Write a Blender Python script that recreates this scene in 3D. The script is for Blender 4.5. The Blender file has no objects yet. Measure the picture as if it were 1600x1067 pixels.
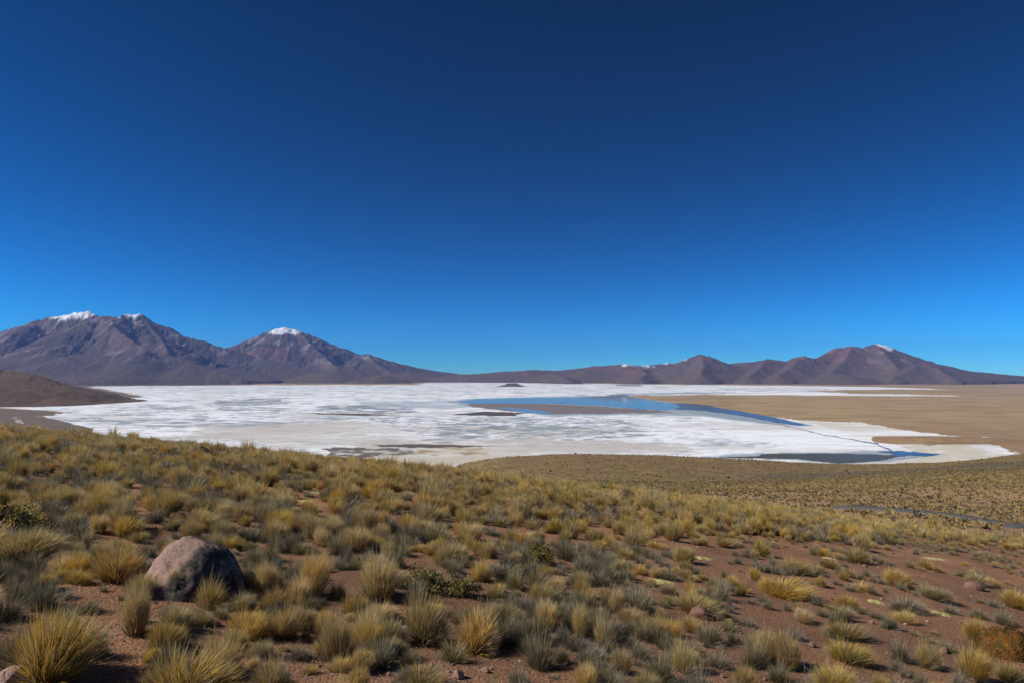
import bpy, bmesh, math
import numpy as np
from mathutils import Vector

R = math.radians
scene = bpy.context.scene
COL = scene.collection

# ------------------------------------------------------------------ camera
F = 1067.0                      # focal length in photo pixels (24 mm on 36 mm)
PITCH = math.atan(51.5 / F)     # camera tipped up a little
EYE = 1.6
cam_data = bpy.data.cameras.new("camera")
cam_data.sensor_width = 36.0
cam_data.lens = 24.0
cam_data.clip_start = 0.05
cam_data.clip_end = 200000.0
cam = bpy.data.objects.new("camera", cam_data)
COL.objects.link(cam)
cam.location = (0, 0, EYE)
cam.rotation_euler = (math.pi / 2 + PITCH, 0, 0)
scene.camera = cam

# ------------------------------------------------------------------ sky and sun
SUN_AZ = R(-99.0)   # measured from straight ahead, negative = left
SUN_EL = R(40.0)
world = bpy.data.worlds.new("World")
scene.world = world
world.use_nodes = True
wn = world.node_tree
wn.nodes.clear()
sky = wn.nodes.new("ShaderNodeTexSky")
sky.sky_type = 'NISHITA'
sky.sun_disc = False
sky.sun_elevation = SUN_EL
sky.sun_rotation = SUN_AZ
sky.altitude = 4300.0
sky.air_density = 1.0
sky.dust_density = 1.2
sky.ozone_density = 10.0
hsv = wn.nodes.new("ShaderNodeHueSaturation")
hsv.inputs["Hue"].default_value = 0.461
hsv.inputs["Saturation"].default_value = 1.14
hsv.inputs["Value"].default_value = 0.403
gam = wn.nodes.new("ShaderNodeGamma")
gam.inputs["Gamma"].default_value = 2.15
bg = wn.nodes.new("ShaderNodeBackground")
bg.inputs["Strength"].default_value = 0.10
wo = wn.nodes.new("ShaderNodeOutputWorld")
wn.links.new(sky.outputs[0], hsv.inputs["Color"])
wn.links.new(hsv.outputs[0], gam.inputs["Color"])
wn.links.new(gam.outputs[0], bg.inputs["Color"])
wn.links.new(bg.outputs[0], wo.inputs["Surface"])

sun_data = bpy.data.lights.new("sun", 'SUN')
sun_data.energy = 5.0
sun_data.angle = R(0.53)
sun_data.color = (1.0, 0.955, 0.89)
sun = bpy.data.objects.new("sun", sun_data)
COL.objects.link(sun)
sdir = Vector((math.sin(SUN_AZ) * math.cos(SUN_EL), math.cos(SUN_AZ) * math.cos(SUN_EL), math.sin(SUN_EL)))
sun.rotation_euler = (-sdir).to_track_quat('-Z', 'Y').to_euler()
sun.location = sdir * 100

scene.view_settings.view_transform = 'Standard'
scene.view_settings.look = 'None'
scene.view_settings.exposure = 0.0
scene.view_settings.gamma = 1.0
scene.view_settings.use_curve_mapping = False
scene.cycles.max_bounces = 6
scene.cycles.transparent_max_bounces = 8

# ------------------------------------------------------------------ helpers
rng = np.random.default_rng(7)


def fwd_of(py):
    return math.cos(PITCH) - (533.5 - py) / F * math.sin(PITCH)


def m_of(py):
    """drop below eye level for each metre forward, for a picture row"""
    v = (533.5 - np.asarray(py, float)) / F
    return -(v * math.cos(PITCH) + math.sin(PITCH)) / (math.cos(PITCH) - v * math.sin(PITCH))


def world_at(px, py, Y):
    fw = math.cos(PITCH) - (533.5 - py) / F * math.sin(PITCH)
    return ((px - 800) / F / fw * Y, Y, EYE - float(m_of(py)) * Y)


def hash2(ix, iy, seed):
    n = (ix.astype(np.int64) * 374761393 + iy.astype(np.int64) * 668265263 + seed * 974634547) & 0x7fffffff
    n = ((n ^ (n >> 13)) * 1274126177) & 0x7fffffff
    n = ((n ^ (n >> 16)) * 2246822519) & 0x7fffffff
    return (n ^ (n >> 15)) & 0xffff


def noise2(x, y, seed=0):
    x = np.asarray(x, float); y = np.asarray(y, float)
    x0 = np.floor(x); y0 = np.floor(y)
    fx = x - x0; fy = y - y0
    u = fx * fx * fx * (fx * (fx * 6 - 15) + 10); v = fy * fy * fy * (fy * (fy * 6 - 15) + 10)
    def g(dx, dy):
        a = hash2(x0 + dx, y0 + dy, seed) * (2 * math.pi / 65536)
        return np.cos(a) * (fx - dx) + np.sin(a) * (fy - dy)
    n = (g(0, 0) * (1 - u) + g(1, 0) * u) * (1 - v) + (g(0, 1) * (1 - u) + g(1, 1) * u) * v
    return n * 1.45


def fbm(x, y, seed=0, octv=4, gain=0.5):
    s = 0.0; a = 1.0; t = 0.0
    for i in range(octv):
        s = s + a * noise2(x * 2 ** i, y * 2 ** i, seed + i * 17); t += a; a *= gain
    return s / t


def ridged(x, y, seed=0, octv=4, gain=0.5):
    s = 0.0; a = 1.0; t = 0.0
    for i in range(octv):
        s = s + a * (1 - np.abs(noise2(x * 2 ** i, y * 2 ** i, seed + i * 31))); t += a; a *= gain
    return s / t


def sstep(a, b, x):
    t = np.clip((np.asarray(x, float) - a) / (b - a), 0, 1)
    return t * t * (3 - 2 * t)


def pchip(xk, yk, x):
    xk = np.asarray(xk, float); yk = np.asarray(yk, float)
    h = np.diff(xk); d = np.diff(yk) / h
    mm = np.zeros_like(yk)
    for i in range(1, len(xk) - 1):
        if d[i - 1] * d[i] > 0:
            w1 = 2 * h[i] + h[i - 1]; w2 = h[i] + 2 * h[i - 1]
            mm[i] = (w1 + w2) / (w1 / d[i - 1] + w2 / d[i])
    mm[0] = d[0]; mm[-1] = d[-1]
    x = np.clip(x, xk[0], xk[-1])
    i = np.clip(np.searchsorted(xk, x) - 1, 0, len(h) - 1)
    t = (x - xk[i]) / h[i]
    return ((1 + 2 * t) * (1 - t) ** 2 * yk[i] + t * (1 - t) ** 2 * h[i] * mm[i]
            + t * t * (3 - 2 * t) * yk[i + 1] + t * t * (t - 1) * h[i] * mm[i + 1])


def in_poly(px, py, poly):
    ins = np.zeros(px.shape, bool)
    n = len(poly)
    for i in range(n):
        x1, y1 = poly[i]; x2, y2 = poly[(i + 1) % n]
        if y1 == y2:
            continue
        c = ((y1 > py) != (y2 > py)) & (px < (x2 - x1) * (py - y1) / (y2 - y1) + x1)
        ins ^= c
    return ins


def make_mesh(name, verts, faces, cols=None, smooth=True):
    """faces: list of index arrays (n,3) / (n,4)"""
    me = bpy.data.meshes.new(name)
    verts = np.asarray(verts, np.float32)
    if isinstance(faces, np.ndarray):
        faces = [faces]
    nl = sum(f.size for f in faces); nf = sum(len(f) for f in faces)
    me.vertices.add(len(verts)); me.loops.add(nl); me.polygons.add(nf)
    me.vertices.foreach_set("co", verts.ravel())
    me.loops.foreach_set("vertex_index", np.concatenate([f.ravel() for f in faces]).astype(np.int32))
    tot = np.concatenate([np.full(len(f), f.shape[1]) for f in faces])
    st = np.concatenate([[0], np.cumsum(tot)[:-1]])
    me.polygons.foreach_set("loop_start", st.astype(np.int32))
    me.polygons.foreach_set("loop_total", tot.astype(np.int32))
    me.polygons.foreach_set("use_smooth", np.full(nf, smooth))
    me.update(calc_edges=True)
    if cols is not None:
        at = me.color_attributes.new("col", 'FLOAT_COLOR', 'POINT')
        c4 = np.ones((len(verts), 4), np.float32); c4[:, :3] = cols
        at.data.foreach_set("color", c4.ravel())
    return me


def grid_faces(nr, nc):
    i = np.arange(nr - 1)[:, None] * nc + np.arange(nc - 1)[None, :]
    i = i.ravel()
    return np.stack([i, i + 1, i + nc + 1, i + nc], 1)


def link(name, data, mat=None, parent=None, loc=None):
    o = bpy.data.objects.new(name, data)
    COL.objects.link(o)
    if mat is not None and data is not None:
        data.materials.clear(); data.materials.append(mat)
    if parent is not None:
        o.parent = parent
    if loc is not None:
        o.location = loc
    return o


def tag(o, label, cat=None, group=None, kind=None):
    o["label"] = label
    if cat: o["category"] = cat
    if group: o["group"] = group
    if kind: o["kind"] = kind
    return o


# ------------------------------------------------------------------ materials
class NT:
    def __init__(self, name):
        self.mat = bpy.data.materials.new(name)
        self.mat.use_nodes = True
        self.t = self.mat.node_tree
        self.t.nodes.clear()
        self.out = self.t.nodes.new("ShaderNodeOutputMaterial")

    def n(self, typ, **kw):
        nd = self.t.nodes.new(typ)
        for k, v in kw.items():
            if hasattr(nd, k) and k not in nd.inputs:
                setattr(nd, k, v)
            else:
                nd.inputs[k].default_value = v
        return nd

    def l(self, a, b):
        self.t.links.new(a, b)

    def noise(self, vec, scale, detail=4, rough=0.55):
        nd = self.n("ShaderNodeTexNoise"); nd.inputs["Scale"].default_value = scale
        nd.inputs["Detail"].default_value = detail; nd.inputs["Roughness"].default_value = rough
        self.l(vec, nd.inputs["Vector"])
        return nd.outputs[0]

    def ramp(self, val, p0, p1, c0=(0, 0, 0, 1), c1=(1, 1, 1, 1)):
        r = self.n("ShaderNodeValToRGB")
        r.color_ramp.elements[0].position = p0; r.color_ramp.elements[1].position = p1
        r.color_ramp.elements[0].color = c0; r.color_ramp.elements[1].color = c1
        self.l(val, r.inputs[0])
        return r.outputs[0]

    def mix(self, fac, a, b, blend='MIX'):
        m = self.n("ShaderNodeMix", data_type='RGBA', blend_type=blend)
        for s, i in ((fac, 0), (a, 6), (b, 7)):
            if isinstance(s, (int, float)):
                m.inputs[i].default_value = s
            elif isinstance(s, tuple):
                m.inputs[i].default_value = s
            else:
                self.l(s, m.inputs[i])
        return m.outputs[2]

    def math(self, op, a, b=0.0):
        m = self.n("ShaderNodeMath", operation=op)
        for s, i in ((a, 0), (b, 1)):
            if isinstance(s, (int, float)):
                m.inputs[i].default_value = s
            else:
                self.l(s, m.inputs[i])
        return m.outputs[0]

    def pos(self):
        return self.n("ShaderNodeNewGeometry").outputs["Position"]

    def obj(self):
        return self.n("ShaderNodeTexCoord").outputs["Object"]

    def attr(self, name="col"):
        a = self.n("ShaderNodeAttribute"); a.attribute_name = name
        return a.outputs["Color"]

    def bump(self, h, strength, dist):
        b = self.n("ShaderNodeBump"); b.inputs["Strength"].default_value = strength
        b.inputs["Distance"].default_value = dist
        self.l(h, b.inputs["Height"])
        return b.outputs[0]

    def principled(self, color, rough=0.9, normal=None, spec=0.2):
        p = self.n("ShaderNodeBsdfPrincipled")
        if isinstance(color, tuple):
            p.inputs["Base Color"].default_value = color
        else:
            self.l(color, p.inputs["Base Color"])
        p.inputs["Roughness"].default_value = rough
        p.inputs["Specular IOR Level"].default_value = spec
        if normal is not None:
            self.l(normal, p.inputs["Normal"])
        self.l(p.outputs[0], self.out.inputs["Surface"])
        return p


def grey(v):
    return (v, v, v, 1)


def mat_ground():
    k = NT("ground_soil")
    p = k.pos()
    c = k.attr()
    # broad mottling, gravel grains, pale and dark grit
    a = k.ramp(k.noise(p, 0.9, 5), 0.3, 0.7, grey(0.78), grey(1.22))
    b = k.ramp(k.noise(p, 38, 5, 0.7), 0.28, 0.72, grey(0.62), grey(1.38))
    v = k.n("ShaderNodeTexVoronoi"); v.inputs["Scale"].default_value = 55; k.l(p, v.inputs["Vector"])
    sp = k.n("ShaderNodeSeparateColor"); k.l(v.outputs["Color"], sp.inputs[0])
    g = k.ramp(sp.outputs[0], 0.0, 1.0, grey(0.7), grey(1.3))
    c = k.mix(1.0, c, a, 'MULTIPLY'); c = k.mix(1.0, c, b, 'MULTIPLY'); c = k.mix(0.8, c, g, 'MULTIPLY')
    grit = k.ramp(k.noise(p, 11, 6, 0.7), 0.60, 0.70)
    c = k.mix(k.math('MULTIPLY', grit, 0.5), c, (0.10, 0.085, 0.075, 1))
    # scrub speckle that carries the far slopes, where tufts are too small to build
    s1 = k.ramp(k.noise(p, 0.16, 5, 0.75), 0.47, 0.60)
    far = k.attr("scrub")
    c = k.mix(k.math('MULTIPLY', s1, far), c, (0.10, 0.085, 0.035, 1))
    s2 = k.ramp(k.noise(p, 0.03, 5, 0.6), 0.35, 0.65)
    c = k.mix(k.math('MULTIPLY', k.math('MULTIPLY', s2, far), 0.35), c, (0.16, 0.10, 0.035, 1))
    h = k.math('ADD', k.math('MULTIPLY', k.noise(p, 38, 5, 0.7), 1.0), k.math('MULTIPLY', v.outputs["Distance"], -0.8))
    k.principled(c, 0.95, k.bump(h, 0.55, 0.02), 0.15)
    return k.mat


def mat_vcol(name, rough=0.9, nscale=0.0, amt=0.2, bump=0.0, bdist=1.0, spec=0.2):
    k = NT(name)
    c = k.attr()
    nrm = None
    if nscale:
        p = k.pos()
        n = k.noise(p, nscale, 6, 0.6)
        c = k.mix(1.0, c, k.ramp(n, 0.3, 0.7, grey(1 - amt), grey(1 + amt)), 'MULTIPLY')
        if bump:
            nrm = k.bump(n, bump, bdist)
    k.principled(c, rough, nrm, spec)
    return k.mat


def mat_blade(name, hue=0.03, val=0.35, trans=0.3):
    k = NT(name)
    c = k.attr()
    oi = k.n("ShaderNodeObjectInfo")
    hs = k.n("ShaderNodeHueSaturation")
    k.l(c, hs.inputs["Color"])
    r = oi.outputs["Random"]
    k.l(k.math('ADD', k.math('MULTIPLY', r, hue), 0.5 - hue * 0.5), hs.inputs["Hue"])
    r2 = k.math('FRACT', k.math('MULTIPLY', r, 7.31))
    k.l(k.math('ADD', k.math('MULTIPLY', r2, val), 1 - val * 0.5), hs.inputs["Value"])
    r3 = k.math('FRACT', k.math('MULTIPLY', r, 23.7))
    k.l(k.math('ADD', k.math('MULTIPLY', r3, 0.3), 0.82), hs.inputs["Saturation"])
    d = k.n("ShaderNodeBsdfPrincipled"); d.inputs["Roughness"].default_value = 0.55
    d.inputs["Specular IOR Level"].default_value = 0.25
    t = k.n("ShaderNodeBsdfTranslucent")
    k.l(hs.outputs[0], d.inputs["Base Color"]); k.l(hs.outputs[0], t.inputs["Color"])
    m = k.n("ShaderNodeMixShader"); m.inputs[0].default_value = trans
    k.l(d.outputs[0], m.inputs[1]); k.l(t.outputs[0], m.inputs[2])
    k.l(m.outputs[0], k.out.inputs["Surface"])
    return k.mat


def mat_water(name, body, rough, shine):
    """silty water: its own colour, and the share of sky it mirrors towards a polarised view"""
    k = NT(name)
    p = k.pos()
    nrm = k.bump(k.noise(p, 0.35, 4, 0.6), 0.03, 0.4)
    d = k.n("ShaderNodeBsdfDiffuse"); d.inputs["Color"].default_value = body
    g = k.n("ShaderNodeBsdfGlossy"); g.inputs["Roughness"].default_value = rough
    k.l(nrm, g.inputs["Normal"])
    m = k.n("ShaderNodeMixShader")
    # patches of ripple and calm
    k.l(k.math('ADD', k.math('MULTIPLY', k.noise(p, 0.006, 4, 0.6), 0.5), shine - 0.25), m.inputs[0])
    k.l(d.outputs[0], m.inputs[1]); k.l(g.outputs[0], m.inputs[2])
    k.l(m.outputs[0], k.out.inputs["Surface"])
    return k.mat


def mat_rock(name, base, dark, lichen=None):
    k = NT(name)
    p = k.obj()
    n1 = k.noise(p, 3.0, 5)
    n2 = k.noise(p, 45, 5, 0.7)
    c = k.mix(k.ramp(n1, 0.35, 0.65), base, dark)
    c = k.mix(1.0, c, k.ramp(n2, 0.3, 0.7, grey(0.62), grey(1.35)), 'MULTIPLY')
    if lichen:
        la = k.attr("lichen")  # one mask for both the painted shade and the lichen spots
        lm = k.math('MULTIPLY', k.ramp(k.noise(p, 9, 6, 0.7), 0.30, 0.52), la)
        c = k.mix(lm, c, (0.04, 0.038, 0.036, 1))  # shade of the right-hand face painted into the rock colour
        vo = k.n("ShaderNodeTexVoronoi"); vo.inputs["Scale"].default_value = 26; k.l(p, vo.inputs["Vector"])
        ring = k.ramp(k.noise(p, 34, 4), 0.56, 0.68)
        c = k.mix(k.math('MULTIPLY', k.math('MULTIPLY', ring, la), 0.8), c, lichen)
    h = k.math('ADD', k.noise(p, 12, 6, 0.65), k.math('MULTIPLY', n2, 0.35))
    k.principled(c, 0.9, k.bump(h, 0.6, 0.03), 0.2)
    return k.mat


M_GROUND = mat_ground()
M_SALT = mat_vcol("salt_crust", 0.75, 0.02, 0.05, spec=0.2)
M_MOUNT = mat_vcol("mountain_rock", 0.95, 0.012, 0.22, 0.6, 25.0, 0.1)
M_GOLD = mat_blade("golden_grass", 0.014, 0.4)
M_GREY = mat_blade("grey_grass", 0.016, 0.45, 0.2)
M_SKIRT = mat_blade("dead_grass", 0.03, 0.3, 0.15)
M_FARTUFT = mat_blade("far_tufts", 0.0, 0.0, 0.15)
M_LEAF = mat_blade("shrub_leaf", 0.02, 0.2, 0.25)
M_STEM = mat_vcol("shrub_stem", 0.9)
M_CUSHION = mat_vcol("cushion_plant", 0.9, 60, 0.3, 0.8, 0.01)
M_MAT = mat_vcol("mat_plant", 0.9, 70, 0.25, 0.6, 0.01)
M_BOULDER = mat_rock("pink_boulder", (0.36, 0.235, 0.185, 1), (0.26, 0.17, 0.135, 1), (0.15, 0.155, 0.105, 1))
M_DARKROCK = mat_rock("dark_rock", (0.085, 0.052, 0.045, 1), (0.05, 0.036, 0.033, 1))
M_REDROCK = mat_rock("red_rock", (0.25, 0.135, 0.095, 1), (0.17, 0.095, 0.07, 1))
M_PEBBLE = mat_vcol("pebbles", 0.9)
M_ROAD = mat_vcol("gravel_road", 0.95, 0.8, 0.25)
M_WATER = mat_water("lagoon_water", (0.26, 0.34, 0.40, 1), 0.04, 0.66)
M_RIPPLE = mat_water("rippled_water", (0.10, 0.12, 0.15, 1), 0.09, 0.42)
M_SHALLOW = mat_water("shallow_water", (0.095, 0.092, 0.068, 1), 0.10, 0.10)

# ------------------------------------------------------------------ terrain height
ZF = EYE - 147.0               # level of the salt flat
KC = 0.001


def near_h(x, y):
    yp = np.maximum(y, 0)
    return -(0.072 * y + 0.11 * x + 0.03 * x * x / (np.abs(y) + 8 + 0.4 * np.abs(x)) + KC * yp * yp)


# (forward distance, picture row) knots down each picture column: the lie of the slopes below
SL = {
    -500: [(200, -35.), (500, -80.), (950, None)],
    640: [(200, -35.), (500, -80.), (950, None)],
    730: [(160, 775), (300, 765), (500, 752), (700, 735), (800, 723.5), (880, 724), (1080, None)],
    800: [(160, 778), (300, 764), (450, 750), (600, 733), (750, 716), (820, 713), (900, 716), (1130, None)],
    900: [(160, 785), (300, 766), (400, 753), (550, 735), (700, 717), (800, 709.3), (860, 710), (1000, 716), (1150, None)],
    1000: [(160, 790), (300, 766), (400, 754), (550, 738), (700, 720), (800, 710.2), (860, 711), (1000, 717), (1150, None)],
    1100: [(140, 792), (220, 778), (300, 763), (360, 757), (450, 752), (600, 738), (800, 714.5), (860, 715), (1000, 719), (1150, None)],
    1200: [(130, 794), (180, 782), (300, 760), (350, 753), (430, 749), (520, 745), (650, 734), (800, 719.5), (860, 720.5), (1000, 723), (1120, None)],
    1300: [(120, 800), (140, 791), (200, 777), (300, 757), (350, 750), (430, 746), (520, 742), (700, 732), (850, 725.5), (1000, 725), (1110, None)],
    1350: [(110, 803), (135, 794.5), (150, 790), (200, 776), (300, 756), (350, 748.5), (430, 744), (520, 739), (700, 730), (860, 726), (1000, 725.3), (1110, None)],
    1450: [(100, 815), (124, 803), (150, 793), (200, 779), (300, 753), (360, 744), (440, 737), (600, 729.5), (800, 724.5), (1000, 723), (1130, None)],
    1600: [(100, 834), (114, 825), (150, 806), (200, 785), (300, 752), (380, 734), (450, 726), (600, 718), (800, 712), (1000, 709), (1230, None)],
    2100: [(100, 850), (114, 838), (150, 812), (200, 785), (300, 742), (380, 722), (450, 712), (600, 702), (800, 697), (1000, 694), (1400, None)],
}
Y_S = np.concatenate([np.linspace(55, 200, 80), np.geomspace(205, 1500, 160)])
C_K = sorted(SL)
TAB = []
for c in C_K:
    ys = [55.0, 75.0]
    zs = [float(near_h(np.array((c - 800) / F * y), np.array(y))) for y in ys]
    for (y, p) in SL[c]:
        ys.append(float(y))
        zs.append(ZF if p is None else (p if p < 0 else EYE - float(m_of(p)) * y))
    ys += [1600.0]; zs += [ZF]
    TAB.append(pchip(ys, zs, Y_S))
TAB = np.array(TAB)
C_S = np.linspace(C_K[0], C_K[-1], 521)
TAB = np.stack([pchip(C_K, TAB[:, j], C_S) for j in range(len(Y_S))], 1)


def mid_h(c, Y):
    ci = np.clip((c - C_S[0]) / (C_S[1] - C_S[0]), 0, len(C_S) - 1.001)
    i = ci.astype(int); fc = ci - i
    j = np.clip(np.searchsorted(Y_S, Y) - 1, 0, len(Y_S) - 2)
    fy = np.clip((Y - Y_S[j]) / (Y_S[j + 1] - Y_S[j]), 0, 1)
    return ((TAB[i, j] * (1 - fy) + TAB[i, j + 1] * fy) * (1 - fc) + (TAB[i + 1, j] * (1 - fy) + TAB[i + 1, j + 1] * fy) * fc)


def ground_z(x, y):
    x = np.asarray(x, float); y = np.asarray(y, float)
    r = np.hypot(x, y)
    th = np.clip(np.arctan2(x, y), -0.87, 0.87)
    Y = r * np.cos(th)
    c = 800 + F * np.tan(th)
    # near hillside, levelled off far behind the camera
    s = np.minimum(1, 160 / np.maximum(r, 1e-6))
    zn = near_h(x * s, y * s)
    w = sstep(58, 74, Y)
    front = sstep(-0.2, 0.25, y / np.maximum(r, 1e-6))
    zm = mid_h(c, Y)
    z = zn * (1 - w) + zm * w
    z = z * front + np.where(r > 74, zn, z) * (1 - front)
    zb = np.where(r > 900, zn + (ZF - zn) * sstep(900, 3000, r), zn)
    z = z * front + zb * (1 - front)
    relief = 0.07 * fbm(x / 1.7, y / 1.7, 3, 3) + 0.12 * fbm(x / 6.0, y / 6.0, 5, 2)
    big = (2.2 * fbm(x / 90, y / 90, 11, 3) + 0.5 * fbm(x / 17, y / 17, 12, 2)) * sstep(75, 260, Y)
    fade = sstep(0.5, 22, z - ZF)
    return z + (relief * (r < 400) + big) * fade


def hit(px, py):
    """where the view ray through a photo point meets the ground"""
    Y = np.concatenate([np.linspace(1.5, 60, 1200), np.linspace(60.2, 700, 1200)])
    fw = fwd_of(py)
    x = (px - 800) / F / fw * Y
    d = EYE - m_of(py) * Y - ground_z(x, Y)
    k = np.argmax(d <= 0) if (d <= 0).any() else len(Y) - 1
    if k > 0 and d[k] <= 0:
        t = d[k - 1] / (d[k - 1] - d[k]); Yh = Y[k - 1] + t * (Y[k] - Y[k - 1])
    else:
        Yh = Y[k]
    xh = (px - 800) / F / fw * Yh
    return xh, Yh, float(ground_z(np.array([xh]), np.array([Yh]))[0])


# ------------------------------------------------------------------ the ground sheet
ang = np.concatenate([np.linspace(-180, -54, 43)[:-1], np.linspace(-54, -43, 30)[:-1], np.linspace(-43, 43, 560),
                      np.linspace(43, 54, 30)[1:], np.linspace(54, 180, 43)[1:]])
rad = np.concatenate([np.geomspace(0.25, 70, 260)[:-1], np.geomspace(70, 1600, 200)[:-1], np.geomspace(1600, 30000, 40)])
A, RR = np.meshgrid(np.radians(ang), rad)
GX = RR * np.sin(A); GY = RR * np.cos(A)
GZ = ground_z(GX, GY)
# tint of the soil: red-brown near, olive and ochre on the slopes, straw on the plain
CC = 800 + F * np.tan(np.clip(A, -0.9, 0.9)); YY = np.maximum(RR * np.cos(np.clip(A, -0.9, 0.9)), 0)
soil = np.array([0.275, 0.143, 0.077]); slope = np.array([0.34, 0.215, 0.115]); olive = np.array([0.285, 0.205, 0.07])
brown = np.array([0.275, 0.175, 0.08]); greyd = np.array([0.125, 0.10, 0.07]); plain = np.array([0.43, 0.295, 0.14])
def lay(base, col, w):
    return base + (col - base) * np.clip(w, 0, 1)[..., None]
gc = np.broadcast_to(soil, GX.shape + (3,)).copy()
gc = lay(gc, np.array([0.19, 0.103, 0.062]), sstep(-0.1, 0.5, fbm(GX / 4, GY / 4, 41, 3)) * 0.8)
gc = lay(gc, slope, sstep(70, 130, YY))
hillw = sstep(330, 430, YY)
gc = lay(gc, brown, hillw)
bnd = fbm(GX / 160, GY / 60, 43, 4)
gc = lay(gc, olive, hillw * sstep(-0.1, 0.35, bnd) * 0.9)
gc = lay(gc, greyd, hillw * sstep(1080, 1250, CC) * (1 - sstep(520, 640, YY + 60 * bnd)) * 0.9)
gc = lay(gc, olive * 1.15, sstep(240, 330, YY) * (1 - hillw) * 0.7)
gc = lay(gc, plain, 1 - sstep(2, 14, GZ - ZF))
scr = sstep(240, 420, YY) * sstep(4, 20, GZ - ZF)
me = make_mesh("ground", np.stack([GX, GY, GZ], -1).reshape(-1, 3), grid_faces(len(rad), len(ang)), gc.reshape(-1, 3))
at = me.color_attributes.new("scrub", 'FLOAT_COLOR', 'POINT')
c4 = np.ones((GX.size, 4), np.float32); c4[:, :3] = scr.reshape(-1, 1)
at.data.foreach_set("color", c4.ravel())
ground = link("ground", me, M_GROUND)
tag(ground, "reddish gravelly hillside and ochre slopes running down to the plain", kind="structure")

# ------------------------------------------------------------------ salt flat (colours of crust, mud, silt and dry plain)
sc_c = np.arange(-260, 1901, 2.2)
sc_p = np.concatenate([np.arange(593.5, 612, 0.22), np.arange(612, 660, 0.4), np.arange(660, 742, 0.6)])
PC, PP = np.meshgrid(sc_c, sc_p)
SY = 147.0 / m_of(PP)
SX = (PC - 800) / F * SY
lg = np.log(SY)
j1 = fbm(PC / 34, lg * 16, 61, 4); j2 = fbm(PC / 60, lg * 22, 67, 4)
amp = (PP - 585)
QC = PC + 24 * j1 + 9 * fbm(PC / 9, lg * 60, 62, 2)
QP = PP + amp * 0.040 * j2
white = np.array([0.92, 0.93, 0.945]); tan = np.array([0.56, 0.51, 0.45]); wet = np.array([0.30, 0.35, 0.39])
teal = np.array([0.30, 0.36, 0.35]); mud = np.array([0.105, 0.085, 0.068]); plainc = plain; cream = np.array([0.62, 0.555, 0.42])
sc = np.broadcast_to(plainc, PC.shape + (3,)).copy()
pst = fbm(PC / 90, lg * 30, 71, 4)
sc = lay(sc, np.array([0.31, 0.205, 0.10]), sstep(-0.2, 0.45, pst) * 0.9)
sc = lay(sc, np.array([0.50, 0.37, 0.21]), sstep(0.1, 0.4, fbm(PC / 60, lg * 55, 73, 4)) * 0.6)
sc = lay(sc, np.array([0.24, 0.175, 0.085]), sstep(0.12, 0.35, fbm(PC / 200, lg * 26, 74, 4)) * 0.6)
sc = lay(sc, np.array([0.30, 0.19, 0.105]), sstep(640, 700, PP) * sstep(1250, 1450, PC) * 0.8)
sc = lay(sc, np.array([0.17, 0.125, 0.085]), 1 - sstep(300, 420, PC))          # brown western shore
MAIN = [(-260, 629), (0, 630), (60, 629), (150, 627.5), (190, 625), (225, 619), (200, 614), (165, 608), (136, 603.2), (300, 602.3),
        (420, 601.3), (655, 601), (658, 597), (760, 597.2), (900, 599), (1000, 600.3), (1200, 602.2), (1380, 604.6), (1495, 608.2),
        (1390, 607.9), (1330, 608.8), (1260, 611), (1330, 614.5), (1520, 618.3), (1390, 618.6), (1240, 617.2), (1120, 616.6), (1000, 617.5), (985, 619), (1010, 624), (1062, 630),
        (1130, 640), (1190, 649), (1240, 656), (1330, 659), (1400, 670), (1480, 681), (1552, 683), (1470, 686), (1400, 686), (1376, 690), (1440, 695), (1550, 693), (1587, 713),
        (1500, 721), (1420, 724), (1340, 724.5), (1250, 725), (1150, 722), (1000, 740), (600, 742), (400, 742), (150, 700), (40, 660), (20, 653), (85, 648), (110, 644), (60, 640), (0, 637), (-260, 636)]
inm = in_poly(QC, QP, MAIN)
# soft creamy fringe: a second, wider jitter
fr = in_poly(QC + 22 * j2, QP + amp * 0.03 * j1 - 0.3, MAIN)
sc[fr | inm] = cream
core = inm & in_poly(QC - 16 * j1, QP + amp * 0.022 * (j1 + 0.4), MAIN)
st1 = fbm(SX / 420, SY / 300, 81, 5, 0.6); st2 = fbm(PC / 42, lg * 30, 83, 5, 0.6)
sc = lay(sc, white, core * 1.0)
def patch(poly, col, strength, nse=None, lo=-0.2, hi=0.2, jc=1.0):
    global sc
    w = in_poly(PC + jc * (26 * j2 + 10 * j1), PP + amp * 0.06 * j1 * jc, poly).astype(float) * strength
    if nse is not None:
        w = w * sstep(lo, hi, nse)
    sc = lay(sc, np.array(col), w * inm)
sc = lay(sc, tan, core * sstep(-0.08, 0.34, st1) * 0.65)
sc = lay(sc, wet, core * sstep(0.11, 0.34, st2) * 0.8 * (PC < 1080))
sc = lay(sc, wet * 1.3, core * sstep(0.05, 0.35, fbm(PC / 22, lg * 55, 87, 4)) * 0.5 * (PC < 1150))
sc = lay(sc, tan * 0.9, core * sstep(0.1, 0.4, fbm(PC / 130, lg * 70, 89, 4)) * 0.55)
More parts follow.
